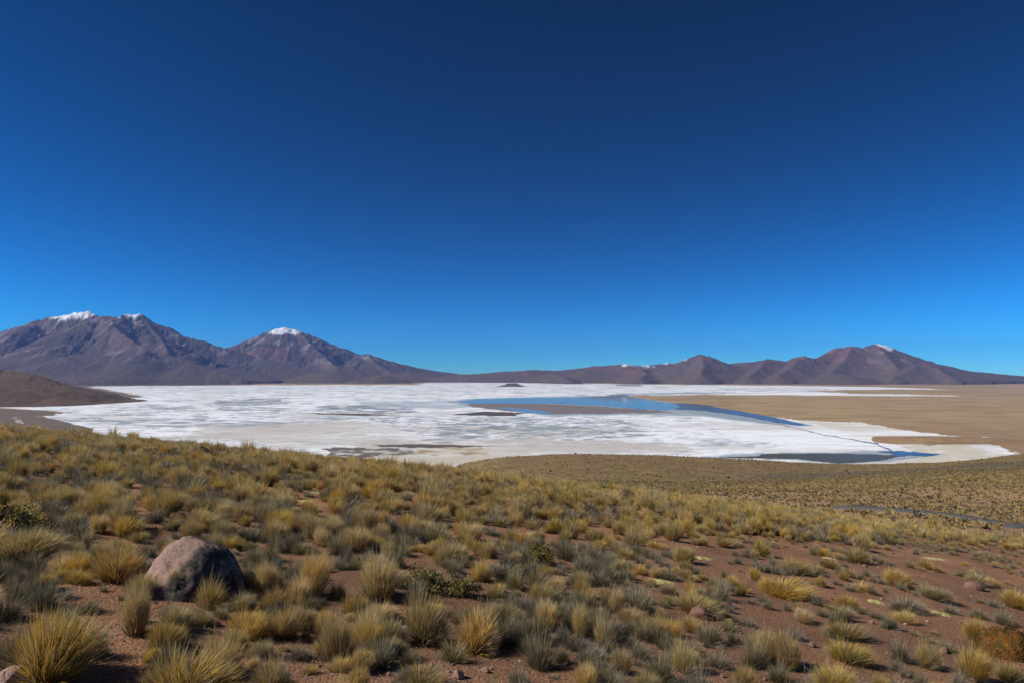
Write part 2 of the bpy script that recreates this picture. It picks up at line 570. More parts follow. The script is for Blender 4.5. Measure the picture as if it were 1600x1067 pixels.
# pale silt and greyer belts across the near part of the flat
patch([(330, 664), (520, 660), (720, 664), (900, 668), (960, 676), (820, 690), (560, 694), (380, 690), (300, 676)], tan, 0.75, st1, -0.6, 0.1)
patch([(60, 651), (200, 654), (330, 655), (470, 659), (430, 666), (250, 668), (120, 660)], wet * 0.95, 0.9, st2, -0.25, 0.2)
patch([(100, 640), (170, 642), (240, 647), (180, 651), (110, 648)], wet, 0.7, st2, -0.1, 0.2)
patch([(700, 661), (860, 661), (1010, 674), (1040, 684), (880, 684), (720, 676)], wet * 0.9, 0.75, st2, -0.1, 0.25)
patch([(690, 668), (760, 660), (800, 672), (720, 690), (660, 694)], wet * 0.8, 0.8, st2, -0.15, 0.2)
patch([(700, 654), (830, 652), (960, 656), (900, 668), (740, 666)], wet, 0.85, st2, -0.05, 0.2)
patch([(810, 666), (880, 664), (895, 672), (830, 674)], teal, 0.9, st2, -0.4, 0.0)
patch([(935, 656), (975, 656), (980, 662), (938, 662)], teal, 0.7, st2, -0.4, 0.0)
patch([(340, 624), (440, 622), (455, 630), (400, 634), (335, 633)], wet * 0.85, 0.95, st2, -0.3, 0.1)
patch([(340, 634), (480, 638), (440, 643), (345, 640)], wet * 0.85, 0.9, st2, -0.2, 0.15)
patch([(490, 634), (620, 631), (650, 642), (600, 647), (500, 642)], wet * 0.8, 1.0, st2, -0.25, 0.1)
patch([(500, 652), (620, 653), (600, 660), (505, 658)], teal, 0.8, st2, -0.1, 0.15)
patch([(235, 632), (300, 632), (320, 639), (240, 640)], wet * 0.9, 0.8, st2, -0.2, 0.1)
patch([(1090, 687), (1190, 689), (1260, 694), (1180, 698), (1085, 697)], wet * 1.15, 0.8, st2, -0.15, 0.2)
patch([(560, 626), (740, 626), (760, 636), (650, 638), (560, 632)], wet * 1.35, 0.75, st1, -0.6, 0.0)
# mud banks
patch([(560, 650), (760, 648), (960, 650), (1020, 664), (960, 690), (760, 694), (640, 676)], wet * 0.85, 0.85, fbm(PC / 26, lg * 42, 93, 5, 0.65), 0.0, 0.22)
patch([(150, 634), (420, 640), (640, 650), (700, 660), (420, 660), (200, 650)], wet * 1.0, 0.8, fbm(PC / 30, lg * 40, 94, 5, 0.65), 0.06, 0.26)
patch([(250, 604), (620, 603), (900, 606), (900, 614), (500, 616), (260, 612)], wet * 1.2, 0.7, fbm(PC / 36, lg * 40, 96, 4, 0.6), 0.12, 0.3)
patch([(560, 690), (760, 684), (960, 690), (1080, 700), (1100, 716), (800, 722), (560, 720)], tan * 0.95, 0.7, st1, -0.45, 0.1)
patch([(705, 647.5), (760, 642.5), (822, 645), (800, 649.5), (735, 649)], mud, 1.0, jc=0.4)
patch([(480, 645.2), (560, 645.6), (630, 649.0), (560, 649.2), (500, 647.4)], mud * 1.3, 1.0, jc=0.25)
patch([(580, 694.5), (690, 694), (770, 697), (690, 700.5), (600, 698)], mud * 1.2, 1.0, jc=0.3)
patch([(520, 700), (640, 702), (650, 708), (600, 715), (500, 712)], mud * 1.5, 1.0, st2, -0.35, 0.05)
patch([(600, 712), (690, 700), (760, 699), (960, 722), (900, 742), (560, 742)], cream * 0.92, 0.9, st1, -0.5, 0.1)
patch([(640, 708), (700, 698), (800, 702), (760, 707), (660, 713)], np.array([0.33, 0.24, 0.10]), 0.8, st2, -0.1, 0.25)
patch([(728, 628), (820, 630), (908, 633), (1010, 640), (1060, 645), (930, 646), (850, 647), (740, 636)], np.array([0.20, 0.165, 0.15]), 1.0, jc=0.5)
patch([(925, 615), (1100, 612), (1180, 614), (1020, 618), (950, 620)], wet * 0.9, 0.8, st2, -0.3, 0.1)
patch([(1120, 606), (1300, 606), (1290, 612), (1140, 611)], wet, 0.8, st2, -0.1, 0.2)
patch([(960, 600.5), (1000, 601), (1005, 603), (965, 602.5)], mud * 2, 0.9, jc=0.2)
patch([(1000, 622), (1080, 629), (1140, 637), (1260, 663), (1210, 664), (1110, 650), (1050, 640)], wet * 0.75, 1.0, jc=0.3)
patch([(1390, 690), (1480, 692), (1590, 712), (1500, 722), (1400, 724), (1430, 708)], cream, 0.9, st2, -0.5, 0.0)
patch([(1240, 655), (1330, 658), (1480, 682), (1400, 687), (1330, 680)], cream * 1.05, 0.6, st1, -0.4, 0.2)
for big, f_ in ((1.0, 0.45), (0.45, 0.8)):
    patch([(700 - 8 * big, 627), (745, 623 - 1.2 * big), (850, 620.6 - 1.4 * big), (945, 618 - 1.2 * big), (976, 615 - big), (1060, 629), (1170, 642), (1270, 665 + big), (1190, 661 + 1.5 * big), (1105, 650 + 2 * big),
           (1000, 646 + 3 * big), (860, 648 + 3 * big), (800, 642 + 2 * big), (735, 634 + 2 * big)], wet * (1.5 if big == 1.0 else 1.05), f_, jc=0.9 * big)
    patch([(1090 - 10 * big, 715), (1184, 708.6 - 2 * big), (1310, 707.6 - 2 * big), (1380, 704.5 - 1.5 * big), (1470 + 8 * big, 709.5), (1440, 714 + big), (1380, 721 + big), (1308, 725 + big), (1240, 718.5 + big)], wet * (1.5 if big == 1.0 else 1.0), f_, jc=0.6 * big)
patch([(728, 629), (820, 630), (908, 633), (1010, 640), (1060, 645), (930, 646), (850, 647), (740, 636)], np.array([0.22, 0.18, 0.165]), 1.0, jc=0.5)
# dry tongue on the far left
patch([(-260, 648), (0, 649), (70, 651), (150, 670), (150, 742), (-260, 742)], np.array([0.17, 0.125, 0.085]), 1.0, jc=0.3)
salt_me = make_mesh("salt_flat", np.stack([SX, SY, np.full_like(SX, ZF + 0.5)], -1).reshape(-1, 3),
                    grid_faces(len(sc_p), len(sc_c))[:, ::-1].copy(), sc.reshape(-1, 3))
salt = link("salt_flat", salt_me, M_SALT)
tag(salt, "vast white salt flat streaked with grey silt and tan plain", kind="structure")


# ------------------------------------------------------------------ water
def water_sheet(name, poly, mat, label, z, jit=1.0, step=1.5):
    pts = []
    n = len(poly)
    for i in range(n):
        (x1, y1), (x2, y2) = poly[i], poly[(i + 1) % n]
        k = max(1, int(math.hypot(x2 - x1, (y2 - y1) * 3) / step))
        for j in range(k):
            pts.append((x1 + (x2 - x1) * j / k, y1 + (y2 - y1) * j / k))
    p = np.array(pts)
    s = np.arange(len(p))
    q = p.copy()
    q[:, 0] += jit * 9 * fbm(p[:, 0] / 11, p[:, 1] / 2 + 7, 91, 4)
    q[:, 1] += jit * (p[:, 1] - 585) * 0.035 * fbm(p[:, 0] / 14 + 50, p[:, 1] / 3, 92, 4)
    Y = 147.0 / m_of(q[:, 1])
    v = np.stack([(q[:, 0] - 800) / F * Y, Y, np.full(len(q), z)], 1)
    me = bpy.data.meshes.new(name)
    bm = bmesh.new()
    f = bm.faces.new([bm.verts.new(c) for c in v])
    bm.normal_update()
    if f.normal.z < 0:
        f.normal_flip()
    bmesh.ops.triangulate(bm, faces=[f])
    bm.to_mesh(me); bm.free()
    o = link(name, me, mat)
    tag(o, label, kind="structure")
    return o


water_sheet("lagoon", [(716, 626.5), (745, 623.6), (790, 621.8), (850, 621.2), (905, 620.6), (945, 618.8), (975, 616.2), (982, 618.5), (992, 621),
                       (1015, 624.5), (1050, 630.5), (1068, 634), (1052, 637.5), (1045, 641), (1000, 639), (960, 636), (908, 632.5), (850, 630.6),
                       (800, 630), (758, 630.3), (738, 632)], M_WATER, "blue lagoon lying across the middle of the salt flat", ZF + 0.9)
water_sheet("lagoon", [(770, 637), (806, 637.2), (835, 640.5), (862, 644), (858, 646.6), (826, 645), (800, 640)], M_WATER,
            "narrow blue inlet beside the dark mud bank", ZF + 0.9, 0.5)
water_sheet("lagoon", [(1050, 629.5), (1090, 631), (1120, 636.5), (1160, 643), (1200, 650.5), (1262, 665), (1240, 664.2), (1190, 656), (1150, 648.5), (1105, 642.5), (1075, 640), (1052, 639.5), (1062, 635)],
            M_RIPPLE, "dark blue channel along the edge of the straw-coloured plain", ZF + 1.1, 0.5)
water_sheet("lagoon", [(1120, 714.6), (1182, 713), (1188, 709.4), (1250, 708.6), (1310, 708.6), (1360, 710), (1402, 712.2), (1378, 719), (1345, 722), (1308, 724.2), (1262, 719.5), (1240, 717), (1184, 716), (1140, 715.6)],
            M_SHALLOW, "olive brown pool near the closest shore of the salt flat", ZF + 0.9, 0.2)
water_sheet("lagoon", [(1366, 706.4), (1390, 705.2), (1420, 706.2), (1464, 709.8), (1450, 712.5), (1415, 712.2), (1404, 713.5), (1385, 711), (1400, 709.2)],
            M_RIPPLE, "small deep blue pool at the mouth of the stream", ZF + 1.1, 0.6)
stm = np.array([(1205, 659), (1228, 666), (1250, 671), (1275, 677.5), (1310, 684), (1345, 690), (1368, 694), (1374, 699), (1386, 702), (1392, 707)])
spx = np.interp(np.linspace(0, 9, 90), np.arange(10), stm[:, 0]); spy = np.interp(np.linspace(0, 9, 90), np.arange(10), stm[:, 1])
spx = spx + 6 * fbm(np.arange(90) / 6.0, np.zeros(90), 95, 3); spy = spy + 1.0 * fbm(np.arange(90) / 5.0, np.zeros(90) + 9, 96, 3)
wd = 0.15 + 0.55 * np.abs(fbm(np.arange(90) / 7.0, np.zeros(90) + 3, 97, 2)) * 2 + np.linspace(0, 0.9, 90) ** 3
pl = [(a, b - w) for a, b, w in zip(spx, spy, wd)] + [(a, b + w) for a, b, w in zip(spx[::-1], spy[::-1], wd[::-1])]
water_sheet("stream", pl, M_RIPPLE, "thin winding stream crossing the salt to the near pools", ZF + 1.3, 0.0, 50)


# ------------------------------------------------------------------ mountains
def build_mountain(name, ridges, c0, c1, dc, y0, y1, nr, label, seed, kslope, pw, snow, tone, gully=0.3, lam=520.0, apron=0.0):
    cs = np.arange(c0, c1, dc); t = np.linspace(0, 1, nr)
    ys = y0 + (y1 - y0) * t
    Cg, Yg = np.meshgrid(cs, ys)
    X = (Cg - 800) / F * Yg; Y = Yg
    wx = X + 260 * fbm(X / 1500, Y / 1500, seed, 3); wy = Y + 260 * fbm(X / 1500, Y / 1500, seed + 5, 3)
    H = np.zeros_like(X); NEAR = np.full_like(X, 1e9)
    for (pts, ks) in ridges:
        P = np.array([world_at(a, b, d * 1000.0) for a, b, d in pts])
        best = np.zeros_like(X)
        for i in range(len(P) - 1):
            a, b = P[i], P[i + 1]
            ab = b[:2] - a[:2]; L2 = float(ab @ ab) + 1e-9
            # follow the true line close to the crest, the warped one farther down the flanks
            for (qx, qy, far) in ((X, Y, 0), (wx, wy, 1)):
                tt = np.clip(((qx - a[0]) * ab[0] + (qy - a[1]) * ab[1]) / L2, 0, 1)
                d = np.hypot(qx - a[0] - tt * ab[0], qy - a[1] - tt * ab[1])
                if far:
                    dd = d * wmix + d0 * (1 - wmix)
                else:
                    d0 = d; wmix = sstep(100, 900, d0)
            hr = a[2] + tt * (b[2] - a[2]) - ZF
            Wd = np.maximum(hr, 30) * kslope * ks
            h = hr * np.clip(1 - dd / Wd, 0, 1) ** pw
            best = np.maximum(best, h)
            NEAR = np.minimum(NEAR, d0)
        k = 45.0
        hh = np.clip(0.5 + 0.5 * (best - H) / k, 0, 1)
        H = H * (1 - hh) + best * hh + k * hh * (1 - hh) * sstep(0, 60, np.minimum(best, H))
    g = ridged(wx / lam, wy / (lam * 2.6), seed + 9, 4, 0.5)
    g2 = ridged(X / (lam * 0.33) + 3 * fbm(X / 900, Y / 900, seed + 3, 2), Y / (lam * 1.0), seed + 13, 3, 0.5)
    mk = sstep(60, 700, NEAR) * sstep(60, 420, H)
    H = H * (1 - 1.7 * gully * mk * (1 - g)) * (1 - 0.22 * (0.2 + mk) * (1 - g2)) * (1 - 0.045 * (1 - ridged(X / (lam * 0.14), Y / (lam * 0.4), seed + 17, 2)))
    H = H + (6 * fbm(X / 170, Y / 170, seed + 21, 4) + 16 * fbm(X / 420, Y / 420, seed + 22, 3)) * sstep(20, 200, H)
    edge = np.minimum(np.minimum(sstep(0, 0.05, (Cg - c0) / (c1 - c0)), sstep(0, 0.05, (c1 - Cg) / (c1 - c0))), np.minimum(sstep(0, 0.06, t)[:, None], sstep(0, 0.06, 1 - t)[:, None]))
    Z = ZF - 3.0 + H * edge
    # rock, scree and ash colours
    n1 = fbm(X / 900, Y / 900, seed + 31, 4); n2 = fbm(X / 260, Y / 500, seed + 33, 4); n3 = fbm(X / 1400, Y / 1400, seed + 35, 3)
    col = np.broadcast_to(np.array(tone[0]), X.shape + (3,)).copy()
    col = lay(col, np.array(tone[1]), sstep(-0.05, 0.4, n1))
    col = lay(col, np.array(tone[2]), sstep(0.08, 0.36, n2) * sstep(200, 600, H) * 0.85)
    col = lay(col, np.array(tone[0]) * 0.6, sstep(0.12, 0.3, fbm(X / 330, Y / 420, seed + 37, 4)) * sstep(300, 700, H) * 0.8)
    col = lay(col, np.array(tone[3]), sstep(0.1, 0.45, n3) * 0.7)
    col = lay(col, np.array([0.125, 0.092, 0.052]), (1 - sstep(60, 320, H + 130 * n1)) * apron)
    for (px, py, dk, rx, up, dn) in snow:
        p = world_at(px, py, dk * 1000.0)
        w = (1 - sstep(0.6, 1.0, np.abs(X - p[0]) / rx + 0.35 * n2)) * sstep(p[2] - dn, p[2] - dn + 40, Z + 115 * n2 + 70 * fbm(X / 90, Y / 90, seed + 41, 3)) * (np.abs(Y - p[1]) < 2500)
        col = lay(col, np.array([0.82, 0.84, 0.87]), w)
    me = make_mesh(name, np.stack([X, Y, Z], -1).reshape(-1, 3), grid_faces(len(ys), len(cs)), col.reshape(-1, 3))
    o = link(name, me, M_MOUNT)
    tag(o, label, kind="structure")
    return o


TONE_L = [(0.092, 0.070, 0.062), (0.118, 0.088, 0.072), (0.27, 0.225, 0.21), (0.13, 0.072, 0.062)]
TONE_R = [(0.115, 0.082, 0.070), (0.138, 0.098, 0.078), (0.30, 0.20, 0.155), (0.17, 0.085, 0.068)]
build_mountain("mountain", [
    ([(-330, 560, 13), (-160, 545, 13), (-60, 533, 13), (0, 519.5, 13), (15, 513, 13), (40, 508, 13), (61, 498, 13), (86, 493, 13), (111, 490, 13), (126, 485.5, 13), (137, 484, 13), (152, 492, 12.9)], 1.0),
    ([(187, 492, 12.7), (195, 489, 12.9), (214, 488, 13), (223, 495, 13), (233, 503, 13), (253, 514, 13), (263, 519.5, 13), (288, 524.5, 13), (309, 529.5, 13), (329, 536, 13), (354, 542, 13), (400, 556, 13), (470, 573, 12.7), (560, 588, 12.3)], 0.85),
    ([(150, 493, 12.6), (164, 490.5, 12.5), (187, 493, 12.5)], 1.0),
    ([(172, 493, 12.5), (178, 503, 12.0), (184, 513, 11.6), (200, 527, 11.2), (222, 540, 10.8)], 0.75),
    ([(160, 493, 12.4), (130, 505, 12.1), (101, 518, 11.7), (75, 532, 11.3), (55, 543, 11.0)], 0.6),
    ([(266, 552, 11.0), (300, 563, 10.8), (340, 577, 10.6), (377, 590, 10.4)], 1.0),
    ([(40, 510, 12.8), (10, 530, 12.1), (-30, 548, 11.5)], 0.7),
    ([(230, 503, 12.8), (250, 525, 12.2), (262, 545, 11.4)], 0.6),
    ([(150, 560, 10.8), (190, 566, 10.6), (230, 575, 10.4)], 1.2),
    ([(20, 560, 10.6), (70, 566, 10.4), (120, 578, 10.2)], 1.2),
], -420, 640, 1.45, 8300, 16500, 190, "broad snow-tipped brown volcano massif on the western horizon", 101, 3.0, 1.45,
    [(108, 490, 13, 400, 0, 110), (138, 486, 13, 220, 0, 150), (206, 489, 12.95, 210, 0, 105)], TONE_L, 0.34, apron=0.7)
build_mountain("mountain", [
    ([(330, 552, 15), (360, 540, 15), (395, 530, 15), (412, 519, 15), (424, 513.5, 15), (432, 511, 15), (447, 509.5, 15), (462, 512.5, 15), (480, 519, 15), (495, 530, 15), (515, 540, 15), (540, 549, 15), (557, 553, 15), (571, 551, 15), (590, 555.5, 15), (612, 562.5, 15), (637, 569, 15), (650, 573, 15), (675, 577, 15), (712, 582, 15), (780, 588, 15)], 1.0),
    ([(470, 519, 14.8), (488, 535, 14.2), (505, 552, 13.6), (530, 572, 12.8)], 0.7),
    ([(430, 514, 14.8), (415, 535, 14.2), (405, 555, 13.6)], 0.6),
    ([(448, 515, 14.8), (452, 540, 14.0), (448, 560, 13.2)], 0.5),
    ([(500, 577, 12.2), (525, 573.5, 12.2), (560, 580, 12.2)], 1.2),
    ([(570, 588, 11.6), (595, 585, 11.6), (625, 590, 11.6)], 1.3),
    ([(600, 583, 13.2), (640, 579.5, 13.2), (690, 585, 13.2)], 1.2),
    ([(575, 553, 14.8), (590, 568, 14.2), (610, 578, 13.6)], 0.7),
], 270, 860, 1.4, 9600, 18500, 170, "snow-capped volcanic cone rising behind the far shore of the salt", 151, 3.1, 1.5,
    [(449, 510, 15, 400, 0, 205)], TONE_L, 0.32, apron=0.7)
build_mountain("mountain", [
    ([(660, 589, 13), (740, 582.5, 13), (790, 579.5, 13), (838, 576.5, 13), (869, 578, 13), (925, 571, 13), (952, 569.5, 13), (976, 567.5, 13), (1004, 570, 13), (1020, 569, 13), (1042, 566, 13), (1057, 567.5, 13), (1140, 567, 13.2), (1153, 565, 13.2)], 1.0),
    ([(1062, 565, 12), (1080, 556, 12), (1096, 552, 12), (1108, 554.6, 12), (1127, 565, 12), (1150, 572, 12)], 0.8),
    ([(1150, 567, 12), (1170, 564, 12), (1198, 559, 12), (1218, 561, 12), (1232, 563, 12), (1256, 554, 12), (1277, 558, 12), (1304, 544.5, 12.4), (1322, 541, 12.4), (1335, 539, 12.4), (1349, 542.6, 12.4), (1358, 539, 12.4), (1370, 536, 12.4), (1383, 539, 12.4), (1397, 548, 12.4), (1425, 565, 12.4)], 0.85),
    ([(1425, 566, 11.6), (1445, 562, 11.6), (1466, 570, 11.6), (1507, 578, 11.6), (1548, 580.5, 11.6), (1600, 586, 11.6), (1750, 589, 11.6), (1950, 592, 11.6)], 1.0),
    ([(1375, 540, 12.2), (1385, 556, 11.6), (1400, 572, 11.0)], 0.7),
    ([(1330, 542, 12.2), (1320, 560, 11.6), (1300, 578, 11.0)], 0.7),
    ([(1440, 566, 11.2), (1420, 577, 10.8), (1395, 588, 10.4)], 0.9),
    ([(1445, 564, 11.2), (1470, 577, 10.7), (1490, 590, 10.2)], 0.8),
    ([(1250, 558, 11.8), (1235, 572, 11.2), (1215, 584, 10.6)], 0.8),
    ([(1195, 562, 11.8), (1185, 575, 11.2), (1170, 587, 10.6)], 0.8),
    ([(1096, 556, 11.8), (1100, 570, 11.2), (1095, 583, 10.6)], 0.7),
    ([(1000, 573, 12.6), (1010, 582, 11.6), (1000, 590, 10.8)], 0.9),
    ([(860, 582, 12.6), (880, 587, 11.8), (890, 593, 11.0)], 1.1),
    ([(1290, 586, 10.6), (1315, 582, 10.6), (1350, 588, 10.6)], 1.2),
], 600, 2050, 2.0, 8300, 16000, 170, "long purple-brown range of volcanic peaks on the eastern horizon", 211, 3.7, 1.35,
    [(1379, 538, 12.4, 150, 0, 85), (982, 568.5, 13, 210, 0, 22), (1012, 570, 13, 150, 0, 16), (1043, 567, 13, 120, 0, 24)], TONE_R, 0.3, 420.0, apron=0.6)
build_mountain("hill", [([(-420, 560, 3.6), (-160, 566, 3.6), (-40, 573, 3.6), (0, 577.5, 3.6), (40, 583, 3.6), (80, 593, 3.6), (115, 605, 3.6), (145, 615, 3.6), (172, 622.5, 3.6)], 1.35),
                        ([(-100, 600, 3.3), (0, 612, 3.3), (80, 618, 3.3)], 1.6)], -600, 260, 2.6, 2950, 4700, 90,
               "low bare brown hill reaching into the salt on the left", 301, 3.2, 1.3, [], [(0.145, 0.094, 0.058), (0.125, 0.08, 0.05), (0.17, 0.115, 0.068), (0.105, 0.072, 0.046)], 0.3, 120.0)
build_mountain("island", [([(780, 602.6, 8.4), (792, 599.5, 8.4), (800, 597.6, 8.4), (806, 597.4, 8.4), (812, 599.5, 8.4), (822, 602.3, 8.4)], 1.5)], 760, 850, 0.8, 8000, 8800, 50,
               "small grey rocky island standing in the salt flat", 331, 2.4, 1.3, [], [(0.13, 0.105, 0.09)] * 4, 0.2, 90.0)
build_mountain("hillock", [([(1405, 684, 1.52), (1440, 680, 1.52), (1490, 677.6, 1.52), (1530, 680.5, 1.52), (1575, 686.5, 1.52)], 3.0)], 1350, 1640, 1.6, 1440, 1640, 40,
               "low tan mound on the plain beside the pale salt fringe", 341, 3.0, 1.2, [], [(0.33, 0.215, 0.115), (0.28, 0.185, 0.10), (0.36, 0.24, 0.125), (0.30, 0.19, 0.10)], 0.12, 40.0)

# ------------------------------------------------------------------ gravel road on the slope below
rk = [(1304, 790.5, 140), (1342, 793.8, 136), (1394, 799, 130), (1462, 804.5, 123.5), (1531, 813, 118), (1586, 823, 114.5), (1680, 836, 114), (1800, 848, 114)]
rr = np.array([(world_at(a, b, d)[0], d) for a, b, d in rk])
tt = np.linspace(0, len(rr) - 1, 140)
rx = pchip(np.arange(len(rr)), rr[:, 0], tt); ry = pchip(np.arange(len(rr)), rr[:, 1], tt)
tx = np.gradient(rx); ty = np.gradient(ry); tl = np.hypot(tx, ty)
nx, ny = -ty / tl, tx / tl
offs = 0.55 * np.array([-3.2, -2.7, -1.6, -0.4, 0.4, 1.6, 2.7, 3.2]); hts = np.array([-0.5, 0.22, 0.2, 0.26, 0.26, 0.2, 0.22, -0.5])
VX = rx[:, None] + nx[:, None] * offs; VY = ry[:, None] + ny[:, None] * offs
VZ = ground_z(rx, ry)[:, None] + hts + 0.25
road_me = make_mesh("road", np.stack([VX, VY, VZ], -1).reshape(-1, 3), grid_faces(140, 8),
                    np.broadcast_to(np.where(np.abs(offs)[:, None] < 0.6, [[0.13, 0.115, 0.10]], [[0.09, 0.088, 0.086]]), (140, 8, 3)).reshape(-1, 3))
tag(link("road", road_me, M_ROAD), "grey gravel track cutting across the slope below", kind="structure")


# ------------------------------------------------------------------ grass tufts
def blades(n, seed, height, spread, r0, wid, bend, cols, lean=(0, 0), jit=0.2, hvar=0.3, power=0.8, W=1.0, H=1.0):
    """fan of tapering bent blades; returns verts, faces, colours"""
    g = np.random.default_rng(seed)
    u = np.sqrt(g.random(n)); a = g.random(n) * 2 * math.pi
    # several crowded crowns make up one tussock, each with its own height and lean
    nk = int(g.integers(4, 8))
    ka = g.random(nk) * 2 * math.pi; kr = r0 * np.sqrt(g.random(nk)) * 0.8
    kh = g.uniform(0.66, 1.12, nk); kl = g.normal(0, 0.17, (nk, 2)); kp = g.uniform(0.5, 1.5, nk)
    ki = g.choice(nk, n, p=kp / kp.sum())
    bx = (kr * np.cos(ka))[ki] + 0.45 * r0 * u * np.cos(a); by = (kr * np.sin(ka))[ki] + 0.45 * r0 * u * np.sin(a)
    ex, ey = bx + 0.45 * r0 * u * np.cos(a), by + 0.45 * r0 * u * np.sin(a)
    u = np.clip(np.hypot(ex, ey) / r0 / 1.15, 0, 1.15)
    az = np.arctan2(ey, ex) + g.normal(0, 0.5, n)
    tilt = spread * u ** power + np.abs(g.normal(0, jit, n)) + (g.random(n) < 0.07) * g.uniform(0.2, 0.8, n)
    L = height * (1 - hvar * g.random(n)) * (1.0 - 0.12 * u) * kh[ki]
    # a few groups of taller and shorter stems
    L *= 0.86 + 0.28 * (0.5 + 0.5 * np.sin(a * 3 + seed)) * g.random(n) ** 0.5
    bd = bend * (0.4 + g.random(n))
    ts = np.array([0, 0.36, 0.7, 1.0]); ws = np.array([0.8, 1.0, 0.72, 0.0])
    pts = np.zeros((n, 4, 3)); pts[:, 0] = np.stack([bx, by, np.full(n, -0.03)], 1)
    for i in range(1, 4):
        dt = ts[i] - ts[i - 1]
        ti = tilt + bd * (ts[i] + ts[i - 1]) * 0.5
        d = np.stack([np.sin(ti) * np.cos(az) + (lean[0] + kl[ki, 0]) * ts[i], np.sin(ti) * np.sin(az) + (lean[1] + kl[ki, 1]) * ts[i], np.cos(ti)], 1)
        d /= np.linalg.norm(d, axis=1)[:, None]
        pts[:, i] = pts[:, i - 1] + d * (L * dt)[:, None]
    cxy = pts[:, 0, :2].mean(0)
    rt = np.hypot(pts[:, 3, 0] - pts[:, 3, 0].mean(), pts[:, 3, 1] - pts[:, 3, 1].mean())
    pts[:, :, :2] *= W / (2 * np.percentile(rt, 88))
    pts[:, :, 2] *= H / np.percentile(pts[:, 3, 2], 93)
    sa = g.random(n) * 2 * math.pi
    side = np.stack([np.cos(sa), np.sin(sa), np.zeros(n)], 1)
    w = wid * (0.6 + 0.8 * g.random(n))
    V = np.zeros((n, 7, 3))
    for i in range(3):
        V[:, 2 * i] = pts[:, i] - side * (w * ws[i] * 0.5)[:, None]
        V[:, 2 * i + 1] = pts[:, i] + side * (w * ws[i] * 0.5)[:, None]
    V[:, 6] = pts[:, 3]
    base = np.arange(n)[:, None] * 7
    q = np.concatenate([base + np.array([[0, 1, 3, 2]]), base + np.array([[2, 3, 5, 4]])])
    t = base + np.array([[4, 5, 6]])
    c0, c1, c2 = [np.array(c) for c in cols]
    rv = g.random(n)[:, None]; rv2 = (0.6 * g.random(n) + 0.4 * g.random(nk)[ki])[:, None, None]
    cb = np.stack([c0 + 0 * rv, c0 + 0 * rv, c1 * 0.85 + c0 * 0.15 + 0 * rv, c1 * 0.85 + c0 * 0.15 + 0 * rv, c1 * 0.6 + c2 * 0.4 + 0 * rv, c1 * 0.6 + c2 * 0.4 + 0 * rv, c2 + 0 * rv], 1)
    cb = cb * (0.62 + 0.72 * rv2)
    odd = (g.random(n) < 0.14) | ((g.random(nk) < 0.13)[ki] & (g.random(n) < 0.75))          # weathered grey stems among the rest
    gm = cb.mean(2, keepdims=True)
    cb = np.where(odd[:, None, None], gm * np.array([1.12, 1.0, 0.76]), cb)
    return V.reshape(-1, 3), [q, t], np.clip(cb.reshape(-1, 3), 0, 1)


def merge(parts):
    vs, qs, ts, cs, o = [], [], [], [], 0
    for v, (q, t), c in parts:
        vs.append(v); qs.append(q + o); ts.append(t + o); cs.append(c); o += len(v)
    return np.concatenate(vs), [np.concatenate(qs), np.concatenate(ts)], np.concatenate(cs)


GOLD = [((0.32, 0.225, 0.085), (0.43, 0.29, 0.068), (0.68, 0.485, 0.155)),
        ((0.29, 0.215, 0.08), (0.37, 0.265, 0.065), (0.60, 0.45, 0.15)),
        ((0.33, 0.23, 0.085), (0.48, 0.31, 0.072), (0.72, 0.51, 0.17))]
GREYC = [((0.25, 0.20, 0.11), (0.255, 0.21, 0.10), (0.38, 0.32, 0.175)),
         ((0.235, 0.195, 0.12), (0.23, 0.195, 0.11), (0.34, 0.295, 0.19))]
SKIRTC = ((0.25, 0.205, 0.15), (0.24, 0.205, 0.145), (0.36, 0.30, 0.21))
LOD = {0: (1.0, 1.0), 1: (0.42, 1.55), 2: (0.16, 2.6)}
GOLD_ME, GREY_ME, SKIRT_ME, SEED_ME = {}, {}, {}, {}
for lod, (nf, wf) in LOD.items():
    for v in range(7 if lod == 0 else 5):
        g = np.random.default_rng(500 + v)
        lean = [(0.12, 0), (0.35, 0), (0.2, -0.1), (0.55, 0.05), (0.1, 0.1), (0.4, -0.15), (-0.35, 0)][v]
        sp = [0.62, 0.7, 0.8, 0.62, 0.72, 0.66, 0.6][v]
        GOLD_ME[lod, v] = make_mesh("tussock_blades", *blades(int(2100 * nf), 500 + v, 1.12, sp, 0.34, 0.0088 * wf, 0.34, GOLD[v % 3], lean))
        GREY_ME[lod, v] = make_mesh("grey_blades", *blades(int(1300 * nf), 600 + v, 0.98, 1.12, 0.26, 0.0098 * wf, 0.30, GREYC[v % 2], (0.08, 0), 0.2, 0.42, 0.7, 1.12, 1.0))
        if lod < 2:
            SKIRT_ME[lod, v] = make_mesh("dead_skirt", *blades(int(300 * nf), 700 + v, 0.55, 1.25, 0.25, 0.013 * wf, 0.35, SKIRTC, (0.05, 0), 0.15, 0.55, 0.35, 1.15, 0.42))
        if lod == 0:
            SEED_ME[lod, v] = make_mesh("seed_stalks", *blades(70, 800 + v, 1.33, sp * 0.85, 0.2, 0.009, 0.28, ((0.36, 0.27, 0.13), (0.45, 0.33, 0.14), (0.62, 0.48, 0.26)), lean, W=0.95, H=1.16))

